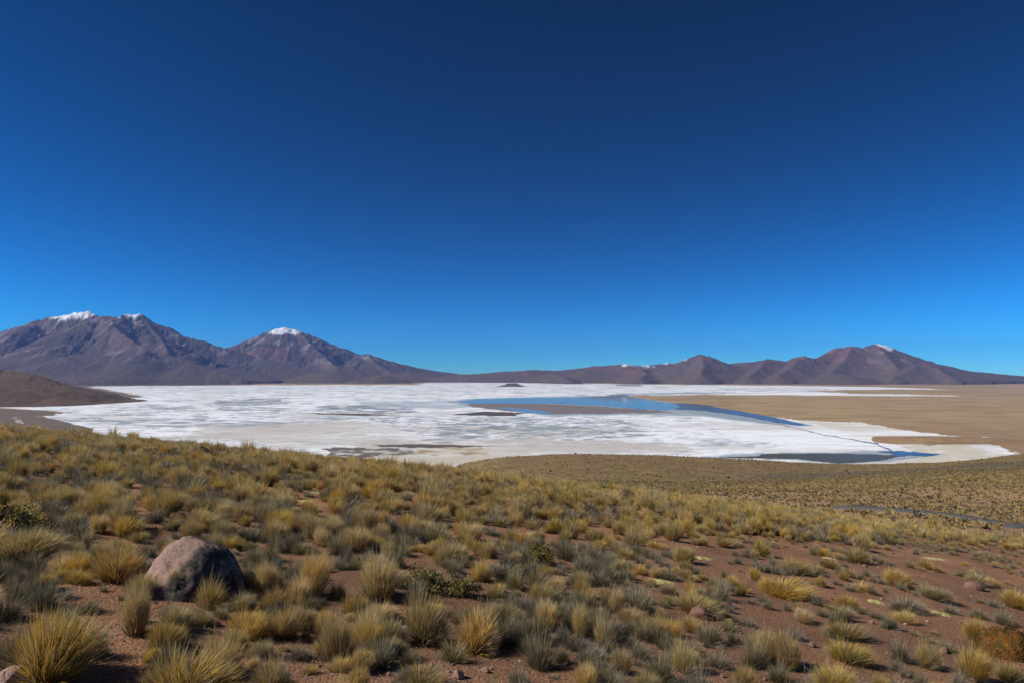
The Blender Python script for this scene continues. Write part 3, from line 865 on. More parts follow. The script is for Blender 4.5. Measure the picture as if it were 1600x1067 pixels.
# hand-read tussocks: photo column and row of the foot, width and height in photo pixels, kind (g gold, s grey, m mixed), variant
HAND = [
 (79,1066,165,125,'m',3),(285,1092,150,85,'g',1),(255,1015,85,52,'g',3),(205,993,62,88,'g',0),(172,908,85,66,'m',0),(318,950,62,50,'g',2),(268,934,34,48,'g',0),(215,932,65,42,'g',4),
 (35,874,112,56,'g',3),(20,940,52,40,'s',0),(410,928,60,55,'g',0),(258,806,62,44,'g',0),(72,790,60,30,'g',1),(147,833,45,36,'g',0),(195,837,68,38,'g',3),(312,826,72,36,'g',1),
 (383,846,50,30,'s',1),(322,852,36,24,'s',2),(20,762,30,22,'g',0),(55,743,22,22,'g',0),(158,768,46,24,'s',3),(240,742,22,26,'g',0),(212,847,42,22,'g',4),(372,972,26,18,'s',4),(413,978,42,34,'s',0),
 (112,838,62,32,'s',1),(266,963,62,24,'s',2),(85,808,50,26,'s',3),(130,803,48,30,'g',1),(345,806,40,26,'g',0),(180,800,44,28,'m',0),(372,812,40,30,'g',2),(22,800,40,24,'g',1),
 (441,996,66,56,'m',2),(517,1034,66,78,'m',0),(572,1025,56,68,'g',0),(464,1031,50,28,'s',1),(661,1004,82,84,'g',1),(739,1016,92,74,'m',2),(797,1009,58,48,'s',0),(640,1036,56,26,'s',2),
 (585,937,82,80,'g',0),(523,936,52,32,'s',3),(482,931,66,78,'m',0),(415,931,46,58,'g',3),(552,863,58,46,'g',0),(600,844,38,30,'g',2),(490,840,64,42,'g',1),(432,824,56,36,'g',0),(733,844,50,34,'g',0),(765,872,42,32,'g',2),
 (517,803,38,26,'g',0),(600,786,46,28,'g',1),(633,825,42,24,'g',2),(723,810,38,20,'g',4),(565,813,38,22,'m',2),(668,801,36,20,'g',0),(692,779,32,20,'g',0),(680,847,56,34,'s',0),(455,858,46,30,'s',1),(418,876,46,30,'s',2),
 (708,873,60,32,'m',1),(780,902,80,30,'s',3),(806,922,52,36,'s',4),(795,962,42,30,'s',0),(655,1078,100,46,'m',4),(558,1076,46,40,'g',0),(808,1068,42,30,'s',1),(625,908,30,14,'s',2),(600,905,24,12,'s',1),
 (852,984,62,54,'g',0),(907,998,46,60,'g',0),(945,1013,44,54,'g',1),(845,1046,62,60,'s',0),(805,1010,42,44,'s',1),(880,1037,36,34,'s',2),(1070,1051,62,52,'g',1),(967,1052,46,46,'m',0),(1110,1006,62,38,'s',3),
 (1088,958,86,38,'g',1),(1000,958,64,44,'s',4),(960,958,32,44,'m',0),(1050,996,46,32,'m',2),(1030,973,30,28,'g',0),(907,936,34,38,'g',0),(850,911,34,34,'g',0),(938,915,46,28,'s',1),(970,895,32,26,'g',0),(997,897,34,20,'g',2),
 (975,874,40,24,'g',0),(1072,879,46,32,'g',3),(1028,857,46,16,'g',2),(1122,920,36,22,'g',1),(1092,926,36,14,'s',0),(1045,906,40,24,'s',2),(1177,907,28,24,'g',0),(1205,926,46,30,'g',3),(1127,854,32,20,'g',0),(1195,869,42,30,'m',1),
 (1175,943,30,12,'s',3),(1140,986,32,18,'s',4),(917,1078,60,48,'g',0),(1013,1082,52,40,'g',1),(1200,1037,48,60,'g',0),(1175,1044,46,38,'s',0),(1170,1076,52,40,'g',2),(1095,1082,42,28,'g',0),(1000,1030,50,30,'s',1),
 (875,962,50,28,'s',2),(930,965,44,22,'s',3),(865,938,46,24,'s',4),(985,985,40,22,'s',0),(1060,930,34,14,'s',1),
 (1235,933,98,36,'g',5),(1325,952,46,27,'g',0),(1255,973,42,28,'m',2),(1288,964,28,20,'s',0),(1417,974,44,25,'g',2),(1371,967,32,18,'s',1),(1417,957,64,32,'s',2),(1530,1002,50,40,'g',6),(1449,1044,48,46,'g',1),(1408,1034,52,42,'s',3),
 (1330,1036,82,42,'g',1),(1328,1001,82,36,'g',4),(1230,1046,66,66,'g',0),(1220,1066,52,36,'s',4),(1185,1042,42,38,'s',0),(1525,1064,64,60,'m',0),(1580,1066,52,36,'g',1),(1310,1079,86,44,'m',2),(1378,1080,36,30,'g',0),
 (1406,917,52,34,'g',3),(1463,937,60,28,'g',1),(1328,902,32,20,'m',0),(1345,923,38,18,'g',2),(1298,887,38,20,'g',0),(1245,897,56,30,'g',1),(1340,880,52,30,'m',4),(1343,859,42,28,'g',0),(1288,869,32,18,'g',2),(1450,889,30,20,'g',0),
 (1535,916,46,26,'m',1),(1587,950,46,35,'g',0),(1570,977,46,30,'s',1),(1530,967,36,20,'s',2),(1487,958,32,18,'s',3),(1430,993,22,12,'s',4),(1462,1006,28,14,'s',0),(1245,1000,40,24,'s',1),
]
# landmarks first: their feet keep random tufts away and give the labels something to stand beside
LM = []          # (phrase, x, y)
KEEP = []        # (x, y, radius)


def put(px, py, wpx):
    x, y, z = hit(px, min(py, 1066 if py <= 1066 else py))
    return x, y, z, wpx * y / F


tufts = []       # dict(kind,x,y,z,w,h,v,hand)
for (px, py, wp, hp, kd, v) in HAND:
    x, y, z, w = put(px, py, wp)
    sn = math.sin(math.atan((EYE - z) / y))
    h = max(0.5 * hp, hp - 0.4 * wp * sn) / math.cos(math.asin(sn)) * y / F
    y += 0.12 * w
    z = float(ground_z(np.array([x]), np.array([y]))[0])
    tufts.append(dict(kind=kd, x=x, y=y, z=z, w=w, h=h, v=v, hand=True))
    KEEP.append((x, y, w * 0.36))

ROCKS = [  # px, py, width px, height px, material, phrase, label
    (1097, 967, 44, 16, 'red', "the flat reddish stone", "flat reddish stone half hidden under a golden tussock"),
    (1527, 922, 34, 13, 'red', "the rounded red rock", "rounded red-brown rock among tussocks near the right edge"),
    (12, 1074, 60, 26, 'pink', "the pale corner stone", "pale pinkish stone at the very bottom left corner"),
    (103, 672, 46, 17, 'dark', "the big dark crest rock", "large dark brown rock on the hill crest above the salt shore"),
    (175, 677, 16, 6, 'dark', "the small dark crest rock", "small dark rock on the crest beside the larger dark rock"),
    (312, 714, 46, 16, 'dark', "the dark slab", "dark slab of rock lying among tussocks below the crest"),
    (672, 727, 20, 9, 'dark', "the domed crest rock", "small domed brown rock on the crest before the tan shore"),
    (617, 722, 18, 6, 'dark', "the low crest rock", "low brown rock on the crest just left of the domed one"),
    (372, 934, 22, 28, 'red', "the small lumpy rock", "small lumpy reddish rock in the shade of the big boulder"),
]
BOULDER = hit(264, 938)
bw = 162 * BOULDER[1] / F
KEEP.append((BOULDER[0], BOULDER[1] + 0.25 * bw, bw * 0.5))
LM.append(("the lichen-spotted boulder", BOULDER[0], BOULDER[1] + 0.2))
for r_ in ROCKS:
    x, y, z, w = put(r_[0], r_[1], r_[2])
    KEEP.append((x, y, w * 0.5)); LM.append((r_[5], x, y))
SHRUBS = [  # px, py, w, h, flowers, phrase, label
    (24, 832, 90, 52, True, "the yellow-flowered shrub", "dark green shrub with yellow flowers at the left edge"),
    (668, 928, 72, 50, False, "the large green shrub", "large straggly green shrub among tussocks left of centre"),
    (724, 934, 74, 40, False, "the twiggy green shrub", "low twiggy green shrub touching the large straggly one"),
    (846, 884, 58, 38, False, "the green shrub in grass", "green shrub growing through a pale tussock near the centre"),
    (940, 768, 36, 15, False, "the bright green shrub", "bright green shrub just below the crest, before the brown hill"),
    (812, 745, 34, 14, False, "the olive crest shrub", "round olive shrub on the crest before the brown hill"),
    (1225, 791, 16, 11, False, "the dark round shrub", "small dark round shrub on the crest above the gravel track"),
    (1396, 812, 24, 9, False, "the olive slope shrub", "olive shrub at the crest near the gravel track"),
    (447, 702, 30, 13, False, "the dark crest shrub", "dark green shrub on the crest against the white salt"),
    (548, 715, 26, 11, False, "the mossy crest shrub", "mossy green shrub on the crest among golden tussocks"),
    (32, 664, 24, 9, False, "the far crest shrub", "small green shrub on the crest at the far left"),
    (72, 664, 14, 8, False, "the tiny crest shrub", "tiny green shrub on the crest beside the dark rock"),
]
for r_ in SHRUBS:
    x, y, z, w = put(r_[0], r_[1], r_[2])
    KEEP.append((x, y, w * 0.35)); LM.append((r_[5], x, y))
MATS = [  # px, py, w, h(px of depth)
    (478, 783, 34, "long yellow-green mat plant on red soil left of centre"), (497, 770, 24, "small yellow-green mat plant behind the long one"),
    (625, 788, 18, "tiny yellow-green mat plant beside a golden tussock, centre left"), (1018, 820, 34, "pale yellow mat plant beneath golden tussocks, upper centre right"),
    (1097, 872, 38, "domed pale yellow mat plant right of a leaning tussock"), (1032, 909, 46, "large ragged yellow mat plant on bare soil, centre right"),
    (1370, 941, 30, "thin yellow mat plant beside a grey tuft on the right"), (1471, 959, 36, "bright yellow mat plant between grey tufts on the right"),
    (1459, 873, 34, "thin pale mat plant on bare soil, upper right"), (838, 836, 30, "thin straw-coloured mat plant lying near the centre"),
    (1182, 829, 20, "small pale mat plant among distant golden tussocks"), (1297, 873, 24, "pale mat plant partly under a golden tussock on the right"),
]
MAT_PHRASE = {478: 'the long mat plant', 497: 'the mat behind the long one', 625: 'the tiny mat plant', 1018: 'the upper pale mat', 1097: 'the domed mat plant', 1032: 'the large ragged mat', 1370: 'the thin yellow mat', 1471: 'the bright yellow mat', 1459: 'the thin pale mat', 838: 'the thin straw-coloured mat', 1182: 'the far small mat', 1297: 'the half-hidden pale mat'}
for r_ in MATS:
    x, y, z, w = put(r_[0], r_[1], r_[2])
    KEEP.append((x, y - 0.25 * w, w * 0.7)); LM.append((MAT_PHRASE[r_[0]], x, y))
CUSH = hit(1588, 1030)
cw = 84 * CUSH[1] / F
KEEP.append((CUSH[0], CUSH[1] + 0.2 * cw, cw * 0.5)); LM.append(("the orange-brown cushion plant", CUSH[0], CUSH[1]))

# the rest of the hillside
cand = []
kx = np.array([k[0] for k in KEEP]); ky = np.array([k[1] for k in KEEP]); kr = np.array([k[2] for k in KEEP])
NT_ = 90000
Yc = 2.6 + (66 - 2.6) * np.sqrt(rng.random(NT_))
Yc[:1500] = 2.9 + 7.5 * rng.random(1500) ** 0.6
qc = rng.uniform(-0.88, 0.88, NT_)
Xc = qc * Yc
dens = fbm(Xc / 3.2, Yc / 3.2, 401, 3); typ = fbm(Xc / 2.2, Yc / 2.2, 405, 3) + rng.normal(0, 0.22, NT_)
zc_ = ground_z(Xc, Yc)
mrow = (EYE - zc_) / Yc
prow = 533.5 + F * np.tan(np.arctan(mrow) + PITCH)
pcol = 800 + F * Xc / Yc
ax = np.zeros(0); ay = np.zeros(0); ar = np.zeros(0)
AX, AY, AR = list(kx), list(ky), list(kr)
cell = {}
def cadd(i):
    cell.setdefault((int(AX[i] // 1.0), int(AY[i] // 1.0)), []).append(i)
for i in range(len(AX)): cadd(i)
for i in range(NT_):
    x, y = Xc[i], Yc[i]
    handzone = prow[i] > 850 + 40 * dens[i] and -20 < pcol[i] < 1620
    bare = sstep(-0.02, 0.3, dens[i] + 0.25 * sstep(850, 1300, pcol[i]) * sstep(820, 900, prow[i]))
    is_grey = typ[i] > (0.16 if pcol[i] > 500 else 0.06)
    if handzone:
        busy = 1 - 0.75 * sstep(900, 1250, pcol[i])
        w = rng.uniform(0.08, 0.2 + 0.12 * busy); h = w * rng.uniform(0.4, 0.85); is_grey = typ[i] > -0.08
        if rng.random() > 0.25 + 0.75 * busy: continue
        if rng.random() < bare * 0.9: continue
    else:
        if rng.random() < bare * 0.85: continue
        s = rng.lognormal(0, 0.34)
        if is_grey:
            w = 0.31 * s; h = w * rng.uniform(0.36, 0.62)
        else:
            w = 0.325 * s; h = w * rng.uniform(0.55, 0.88)
        if y > 20 and pcol[i] > 700:
            w *= 1.05
    rr_ = w * ((0.23 if handzone else 0.29) if y < 25 else 0.27)
    gx, gy = int(x // 1.0), int(y // 1.0)
    ok = True
    for a in (-1, 0, 1):
        for b in (-1, 0, 1):
            for j in cell.get((gx + a, gy + b), ()):
                if (AX[j] - x) ** 2 + (AY[j] - y) ** 2 < (AR[j] + rr_) ** 2:
                    ok = False; break
            if not ok: break
        if not ok: break
    if not ok: continue
    AX.append(x); AY.append(y); AR.append(rr_); cadd(len(AX) - 1)
    v = int(rng.integers(0, 5))
    tufts.append(dict(kind='s' if is_grey else ('m' if rng.random() < 0.2 else 'g'), x=x, y=y, z=float(zc_[i]), w=w, h=h, v=v, hand=False))


def shown(t):
    if not (abs(t['x'] / t['y']) < 0.79): return 0
    crest = 44 if not t['hand'] else 99
    if t['y'] > crest: return 0
    return t['w'] * t['h'] / t['y'] ** 2


def where_phrase(t):
    row = 533.5 + F * math.tan(math.atan((EYE - t['z'] - 0.4 * t['h']) / t['y']) + PITCH)
    col = 800 + F * t['x'] / t['y'] * 1.0
    return col, row


ORD = ["nearest", "second", "third", "fourth", "fifth", "sixth", "seventh", "eighth", "ninth", "tenth", "eleventh", "twelfth",
       "thirteenth", "fourteenth", "fifteenth", "sixteenth", "seventeenth", "eighteenth", "nineteenth", "twentieth"]
KIND_WORDS = {'g': "golden grass tussock", 'm': "faded grey-gold tussock", 's': "grey-green grass tuft"}


def describe_all(lst):
    """label each tuft by the landmark it stands nearest to in the picture, the side of it, and its turn going outwards"""
    lmp = []
    for ph, lx, ly in LM:
        lz = float(ground_z(np.array([lx]), np.array([ly]))[0])
        lmp.append((800 + F * lx / ly, 533.5 + F * math.tan(math.atan((EYE - lz) / ly) + PITCH)))
    lmp = np.array(lmp)
    buckets = {}
    for t in lst:
        col, row = where_phrase(t)
        d = np.hypot(lmp[:, 0] - col, 1.6 * (lmp[:, 1] - row))
        i = int(np.argmin(d))
        dx, dy = col - lmp[i, 0], -1.6 * (row - lmp[i, 1])
        sect = int(round(math.atan2(dy, dx) / (math.pi / 4))) % 8
        buckets.setdefault((t['kind'], i, sect), []).append((d[i], id(t), t))
    side = ["right of", "behind and right of", "behind", "behind and left of", "left of", "in front and left of", "in front of", "in front and right of"]
    for (kd, i, sect), b in buckets.items():
        for n_, (_, _, t) in enumerate(sorted(b, key=lambda e: e[:2])):
            size = "large" if t['w'] > 0.52 else ("middling" if t['w'] > 0.34 else ("small" if t['w'] > 0.2 else "tiny"))
            t['label'] = f"{size} {KIND_WORDS[kd]}, {ORD[min(n_, 19)]} {side[sect]} {LM[i][0]}"


gold = sorted([t for t in tufts if t['kind'] != 's'], key=shown, reverse=True)
greyt = sorted([t for t in tufts if t['kind'] == 's'], key=shown, reverse=True)
describe_all(gold[:300] + greyt[:300])
GOLD_SRC, GREY_SRC = {}, {}


def place_tuft(t, gold_kind, lod):
    v = t['v'] if (lod == 0) else t['v'] % 5
    name = "grass_tussock" if gold_kind else "grey_grass_tuft"
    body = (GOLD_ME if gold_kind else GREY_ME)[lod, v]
    detailed = lod == 0
    me_mat = M_GOLD if gold_kind else M_GREY
    rot = rng.uniform(0, 6.28) if v in (2, 4) or not gold_kind else rng.uniform(-0.5, 0.5)
    sx = rng.uniform(0.84, 1.16)
    kw = (0.95 if t['w'] > 0.38 else 0.84) if t['hand'] else 0.92
    s = (t['w'] * sx * kw, t['w'] / sx * kw, t['h'] * 0.92)
    if detailed:
        root = bpy.data.objects.new(name, None); root.empty_display_size = 0.05
        COL.objects.link(root)
        b = link("blades", body, None, root)
        if not body.materials: body.materials.append(me_mat)
        if gold_kind:
            k = SKIRT_ME[0, v]
            if not k.materials: k.materials.append(M_SKIRT)
            sk = link("dead_skirt", k, None, root)
            if t['kind'] == 'm':
                sk.scale = (1.15, 1.15, 1.6)
            k = SEED_ME[0, v]
            if not k.materials: k.materials.append(M_GOLD)
            link("seed_stalks", k, None, root)
        else:
            k = SKIRT_ME[0, v]
            if not k.materials: k.materials.append(M_SKIRT)
            sk = link("dead_skirt", k, None, root); sk.scale = (1.2, 1.2, 0.8)
    else:
        root = bpy.data.objects.new(name, body)
        COL.objects.link(root)
        if not body.materials: body.materials.append(me_mat)
        (GOLD_SRC if gold_kind else GREY_SRC).setdefault((lod, v), root)
    root.location = (t['x'], t['y'], t['z'] - 0.01)
    root.rotation_euler = (rng.normal(0, 0.07), rng.normal(0.04, 0.07), rot)
    root.scale = s
    tag(root, t['label'], "grass", "golden grass tussocks on the hillside" if gold_kind else "grey-green tufts on the hillside")
    return root


for lst, isg in ((gold, True), (greyt, False)):
    for t in lst[:300]:
        lod = 0 if t['y'] < 10.5 else (1 if t['y'] < 22 else 2)
        place_tuft(t, isg, lod)


def scatter(name, lst, src, label, cat_kind):
    """the tufts past the first three hundred: one object, each point carrying a tuft"""
    keys = sorted(src)
    keys = [k for k in keys if k[0] >= 1]
    near = [i for i, k in enumerate(keys) if k[0] == 1]; farr = [i for i, k in enumerate(keys) if k[0] == 2]
    if not farr: farr = near
    if not near: near = farr
    n = len(lst)
    me = bpy.data.meshes.new(name)
    me.vertices.add(n)
    me.vertices.foreach_set("co", np.array([(t['x'], t['y'], t['z'] - 0.01) for t in lst], np.float32).ravel())
    idx = np.array([(near if t['y'] < 22 else farr)[t['v'] % len(near if t['y'] < 22 else farr)] for t in lst], np.int32)
    rot = np.zeros((n, 3), np.float32); rot[:, 2] = rng.uniform(0, 6.28, n)
    leanv = np.array([keys[i][1] in (1, 3) for i in idx]); rot[leanv, 2] = rng.uniform(-0.4, 0.4, leanv.sum())
    scl = np.array([(t['w'] * 0.92, t['w'] * 0.92, t['h'] * 0.92) for t in lst], np.float32)
    for nm, typ_, dat, key in (("idx", 'INT', idx, "value"), ("rot", 'FLOAT_VECTOR', rot, "vector"), ("scl", 'FLOAT_VECTOR', scl, "vector")):
        a = me.attributes.new(nm, typ_, 'POINT'); a.data.foreach_set(key, dat.ravel())
    o = link(name, me)
    ng = bpy.data.node_groups.new(name, 'GeometryNodeTree')
    ng.interface.new_socket("Geometry", in_out='INPUT', socket_type='NodeSocketGeometry')
    ng.interface.new_socket("Geometry", in_out='OUTPUT', socket_type='NodeSocketGeometry')
    gi = ng.nodes.new("NodeGroupInput"); go = ng.nodes.new("NodeGroupOutput")
    iop = ng.nodes.new("GeometryNodeInstanceOnPoints"); g2i = ng.nodes.new("GeometryNodeGeometryToInstance")
    # links into a joining socket stack up newest first, so add them backwards
    for k in reversed(keys):
        oi = ng.nodes.new("GeometryNodeObjectInfo"); oi.transform_space = 'ORIGINAL'
        oi.inputs["Object"].default_value = src[k]; oi.inputs["As Instance"].default_value = True
        ng.links.new(oi.outputs["Geometry"], g2i.inputs[0])
    def named(nm, dt):
        a = ng.nodes.new("GeometryNodeInputNamedAttribute"); a.data_type = dt; a.inputs["Name"].default_value = nm
        return a.outputs["Attribute"]
    ng.links.new(gi.outputs[0], iop.inputs["Points"]); ng.links.new(g2i.outputs[0], iop.inputs["Instance"])
    iop.inputs["Pick Instance"].default_value = True
    ng.links.new(named("idx", 'INT'), iop.inputs["Instance Index"])
    ng.links.new(named("rot", 'FLOAT_VECTOR'), iop.inputs["Rotation"])
    ng.links.new(named("scl", 'FLOAT_VECTOR'), iop.inputs["Scale"])
    ng.links.new(iop.outputs[0], go.inputs[0])
    md = o.modifiers.new("scatter", 'NODES'); md.node_group = ng
    tag(o, label, kind="stuff")
    return o


scatter("grass", gold[300:], GOLD_SRC, "many smaller golden tussocks covering the hillside to its crest", "g")
scatter("grey_grass", greyt[300:], GREY_SRC, "many smaller grey-green tufts covering the hillside to its crest", "s")

# tufts on the slopes beyond the crest: a few stubby blades each
n = 21000
Yc = np.sqrt(rng.uniform(62 ** 2, 430 ** 2, n)); qc = rng.uniform(0.05, 0.86, n); Xc = qc * Yc
zc_ = ground_z(Xc, Yc)
keep = (fbm(Xc / 14, Yc / 14, 451, 3) + rng.normal(0, 0.35, n) < 0.35)
dr = np.min(np.hypot(Xc[:, None] - rx[None, ::3], Yc[:, None] - ry[None, ::3]), 1)
keep &= dr > 3.6
Xc, Yc, zc_ = Xc[keep], Yc[keep], zc_[keep]
n = len(Xc)
s = rng.lognormal(0, 0.3, n) * 0.62
nb = 9
ba = rng.random((n, nb)) * 6.283; tl_ = rng.uniform(0.15, 0.9, (n, nb)); hh = rng.uniform(0.55, 1.0, (n, nb)) * s[:, None] * 0.85
bw_ = s[:, None] * 0.26
cx = Xc[:, None] + np.cos(ba) * s[:, None] * 0.16; cy = Yc[:, None] + np.sin(ba) * s[:, None] * 0.16
tx_ = cx + np.cos(ba) * np.sin(tl_) * hh; ty_ = cy + np.sin(ba) * np.sin(tl_) * hh; tz_ = zc_[:, None] + np.cos(tl_) * hh
sa = rng.random((n, nb)) * 3.1416
v0 = np.stack([cx - np.cos(sa) * bw_, cy - np.sin(sa) * bw_, zc_[:, None] - 0.05 + 0 * cx], -1)
v1 = np.stack([cx + np.cos(sa) * bw_, cy + np.sin(sa) * bw_, zc_[:, None] - 0.05 + 0 * cx], -1)
v2 = np.stack([tx_ + np.cos(sa) * bw_ * 0.6, ty_ + np.sin(sa) * bw_ * 0.6, tz_], -1)
v3 = np.stack([tx_ - np.cos(sa) * bw_ * 0.6, ty_ - np.sin(sa) * bw_ * 0.6, tz_], -1)
V = np.stack([v0, v1, v2, v3], 2).reshape(-1, 3)
n1_ = n
fq = np.arange(n * nb)[:, None] * 4 + np.array([[0, 1, 2, 3]])
pal = np.array([(0.36, 0.25, 0.095), (0.30, 0.225, 0.08), (0.20, 0.165, 0.105), (0.20, 0.20, 0.06)])
pick = rng.choice(4, n, p=[0.45, 0.3, 0.2, 0.05])
cc_ = np.repeat(pal[pick] * rng.uniform(0.75, 1.25, (n, 1)), nb * 4, 0)
# coarser scrub clumps on the hill farther out
n = 4500
Yc = np.sqrt(rng.uniform(420 ** 2, 900 ** 2, n)); qc = rng.uniform(-0.1, 0.86, n); Xc = qc * Yc
zc_ = ground_z(Xc, Yc)
keep = (zc_ > ZF + 12) & (fbm(Xc / 40, Yc / 40, 461, 3) + rng.normal(0, 0.3, n) < 0.3)
Xc, Yc, zc_ = Xc[keep], Yc[keep], zc_[keep]; n = len(Xc)
s2 = rng.lognormal(0, 0.35, n) * 0.6
a2 = rng.random((n, 3)) * 3.1416 + np.array([0, 1.05, 2.1]); hw = s2[:, None] * 0.7
dxx, dyy = np.cos(a2) * hw, np.sin(a2) * hw
zb_ = np.broadcast_to(zc_[:, None] - 0.2, dxx.shape); zt_ = np.broadcast_to((zc_ + s2 * 0.9)[:, None], dxx.shape)
bx_ = np.broadcast_to(Xc[:, None], dxx.shape); by_ = np.broadcast_to(Yc[:, None], dxx.shape)
V2 = np.stack([np.stack([bx_ - dxx, by_ - dyy, zb_], -1), np.stack([bx_ + dxx, by_ + dyy, zb_], -1),
               np.stack([bx_ + dxx * 0.6, by_ + dyy * 0.6, zt_], -1), np.stack([bx_ - dxx * 0.6, by_ - dyy * 0.6, zt_], -1)], 2).reshape(-1, 3)
fq2 = np.arange(n * 3)[:, None] * 4 + np.array([[0, 1, 2, 3]]) + len(V)
cc2 = np.repeat(pal[rng.choice(4, n, p=[0.4, 0.35, 0.2, 0.05])] * rng.uniform(0.7, 1.2, (n, 1)), 12, 0)
V = np.concatenate([V, V2]); fq = np.concatenate([fq, fq2]); cc_ = np.concatenate([cc_, cc2])
tag(link("far_grass", make_mesh("far_grass", V, fq, cc_), M_FARTUFT), "speckle of tussocks on the slopes beyond the near crest", kind="stuff")


# ------------------------------------------------------------------ boulders and rocks
def hull_rock(pts, seed, subdiv, amp, name):
    bm = bmesh.new()
    for p in pts: bm.verts.new(p)
    r_ = bmesh.ops.convex_hull(bm, input=bm.verts[:])
    bmesh.ops.delete(bm, geom=[e for e in r_["geom_interior"] if isinstance(e, bmesh.types.BMVert)], context='VERTS')
    bmesh.ops.subdivide_edges(bm, edges=bm.edges[:], cuts=3, use_grid_fill=True, smooth=0.0)
    bmesh.ops.triangulate(bm, faces=bm.faces[:])
    for _ in range(subdiv):
        bmesh.ops.smooth_vert(bm, verts=bm.verts[:], factor=0.5, use_axis_x=True, use_axis_y=True, use_axis_z=True)
    bmesh.ops.subdivide_edges(bm, edges=bm.edges[:], cuts=2 if subdiv > 1 else 1)
    bmesh.ops.triangulate(bm, faces=bm.faces[:])
    bm.normal_update()
    co = np.array([v.co[:] for v in bm.verts]); no = np.array([v.normal[:] for v in bm.verts])
    sz = np.ptp(co[:, 0])
    d = amp * sz * (fbm(co[:, 0] / sz * 4 + co[:, 2] / sz * 3, co[:, 1] / sz * 4 - co[:, 2] / sz * 2, seed, 5, 0.55))
    cr = ridged(co[:, 0] / sz * 3 + co[:, 2] / sz * 4, co[:, 1] / sz * 3 - co[:, 2] / sz * 3, seed + 4, 3)
    d = d - 1.1 * amp * sz * sstep(0.80, 0.97, cr)
    co2 = co + no * d[:, None]
    for v, c in zip(bm.verts, co2): v.co = c
    me = bpy.data.meshes.new(name)
    bm.to_mesh(me); bm.free()
    me.polygons.foreach_set("use_smooth", [True] * len(me.polygons))
    return me


k = bw / 0.82
bp = [(-0.40, 0.05, -0.12), (-0.36, 0.0, 0.14), (-0.28, -0.22, 0.10), (-0.30, 0.30, 0.12), (-0.14, 0.08, 0.47), (-0.22, 0.04, 0.42), (-0.08, 0.16, 0.47), (0.04, 0.10, 0.455),
      (0.12, 0.02, 0.43), (0.11, -0.08, 0.37), (-0.02, -0.30, 0.14), (-0.14, -0.36, -0.1), (0.16, -0.26, 0.14), (0.20, -0.34, -0.12), (0.24, 0.05, 0.36), (0.34, 0.08, 0.20), (0.41, 0.10, 0.02), (0.42, 0.1, -0.14),
      (0.36, 0.42, -0.1), (0.20, 0.40, 0.28), (-0.1, 0.45, 0.30), (-0.34, 0.42, -0.12), (-0.38, -0.2, -0.12)]
bme = hull_rock([(a * k, b * k, c * k * 0.9) for a, b, c in bp], 17, 2, 0.035, "boulder")
nv = len(bme.vertices)
co = np.zeros(nv * 3); bme.vertices.foreach_get("co", co); co = co.reshape(-1, 3) / k
shade_lich = sstep(-0.03, 0.06, co[:, 0] - 0.30 * (co[:, 2] - 0.30) + 0.55 * (-co[:, 1] - 0.12) * (co[:, 1] < 0.1) - 0.02 + 0.08 * fbm(co[:, 0] * 9, co[:, 2] * 9 + co[:, 1] * 5, 23, 3))
la = bme.color_attributes.new("lichen", 'FLOAT_COLOR', 'POINT')  # marks the side turned from the sun: painted darkness plus lichen spots
c4 = np.ones((nv, 4), np.float32); c4[:, :3] = shade_lich[:, None]
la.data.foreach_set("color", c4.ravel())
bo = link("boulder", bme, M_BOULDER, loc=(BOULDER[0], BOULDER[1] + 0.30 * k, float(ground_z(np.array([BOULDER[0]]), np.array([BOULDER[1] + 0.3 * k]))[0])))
tag(bo, "large pinkish boulder with grey-green lichen and painted dark on its shaded side", "boulder")

for i, (px, py, wp, hp, mt, ph, lab) in enumerate(ROCKS):
    x, y, z, w = put(px, py, wp)
    h = hp * y / F
    g = np.random.default_rng(900 + i)
    pts = []
    for _ in range(26):
        a = g.random() * 6.283; e = math.asin(g.random() ** 0.8) if g.random() < 0.75 else -0.3
        rr_ = g.uniform(0.85, 1.05)
        pts.append((0.5 * w * rr_ * math.cos(a) * math.cos(e), 0.42 * w * rr_ * math.sin(a) * math.cos(e), 1.15 * h * rr_ * math.sin(e)))
    rm = hull_rock(pts, 31 + i, 1, 0.03, "rock")
    o = link("rock", rm, {'red': M_REDROCK, 'dark': M_DARKROCK, 'pink': M_BOULDER}[mt], loc=(x, y + 0.2 * w, float(ground_z(np.array([x]), np.array([y + 0.2 * w]))[0])))
    tag(o, lab, "rock", "rocks on the hillside")


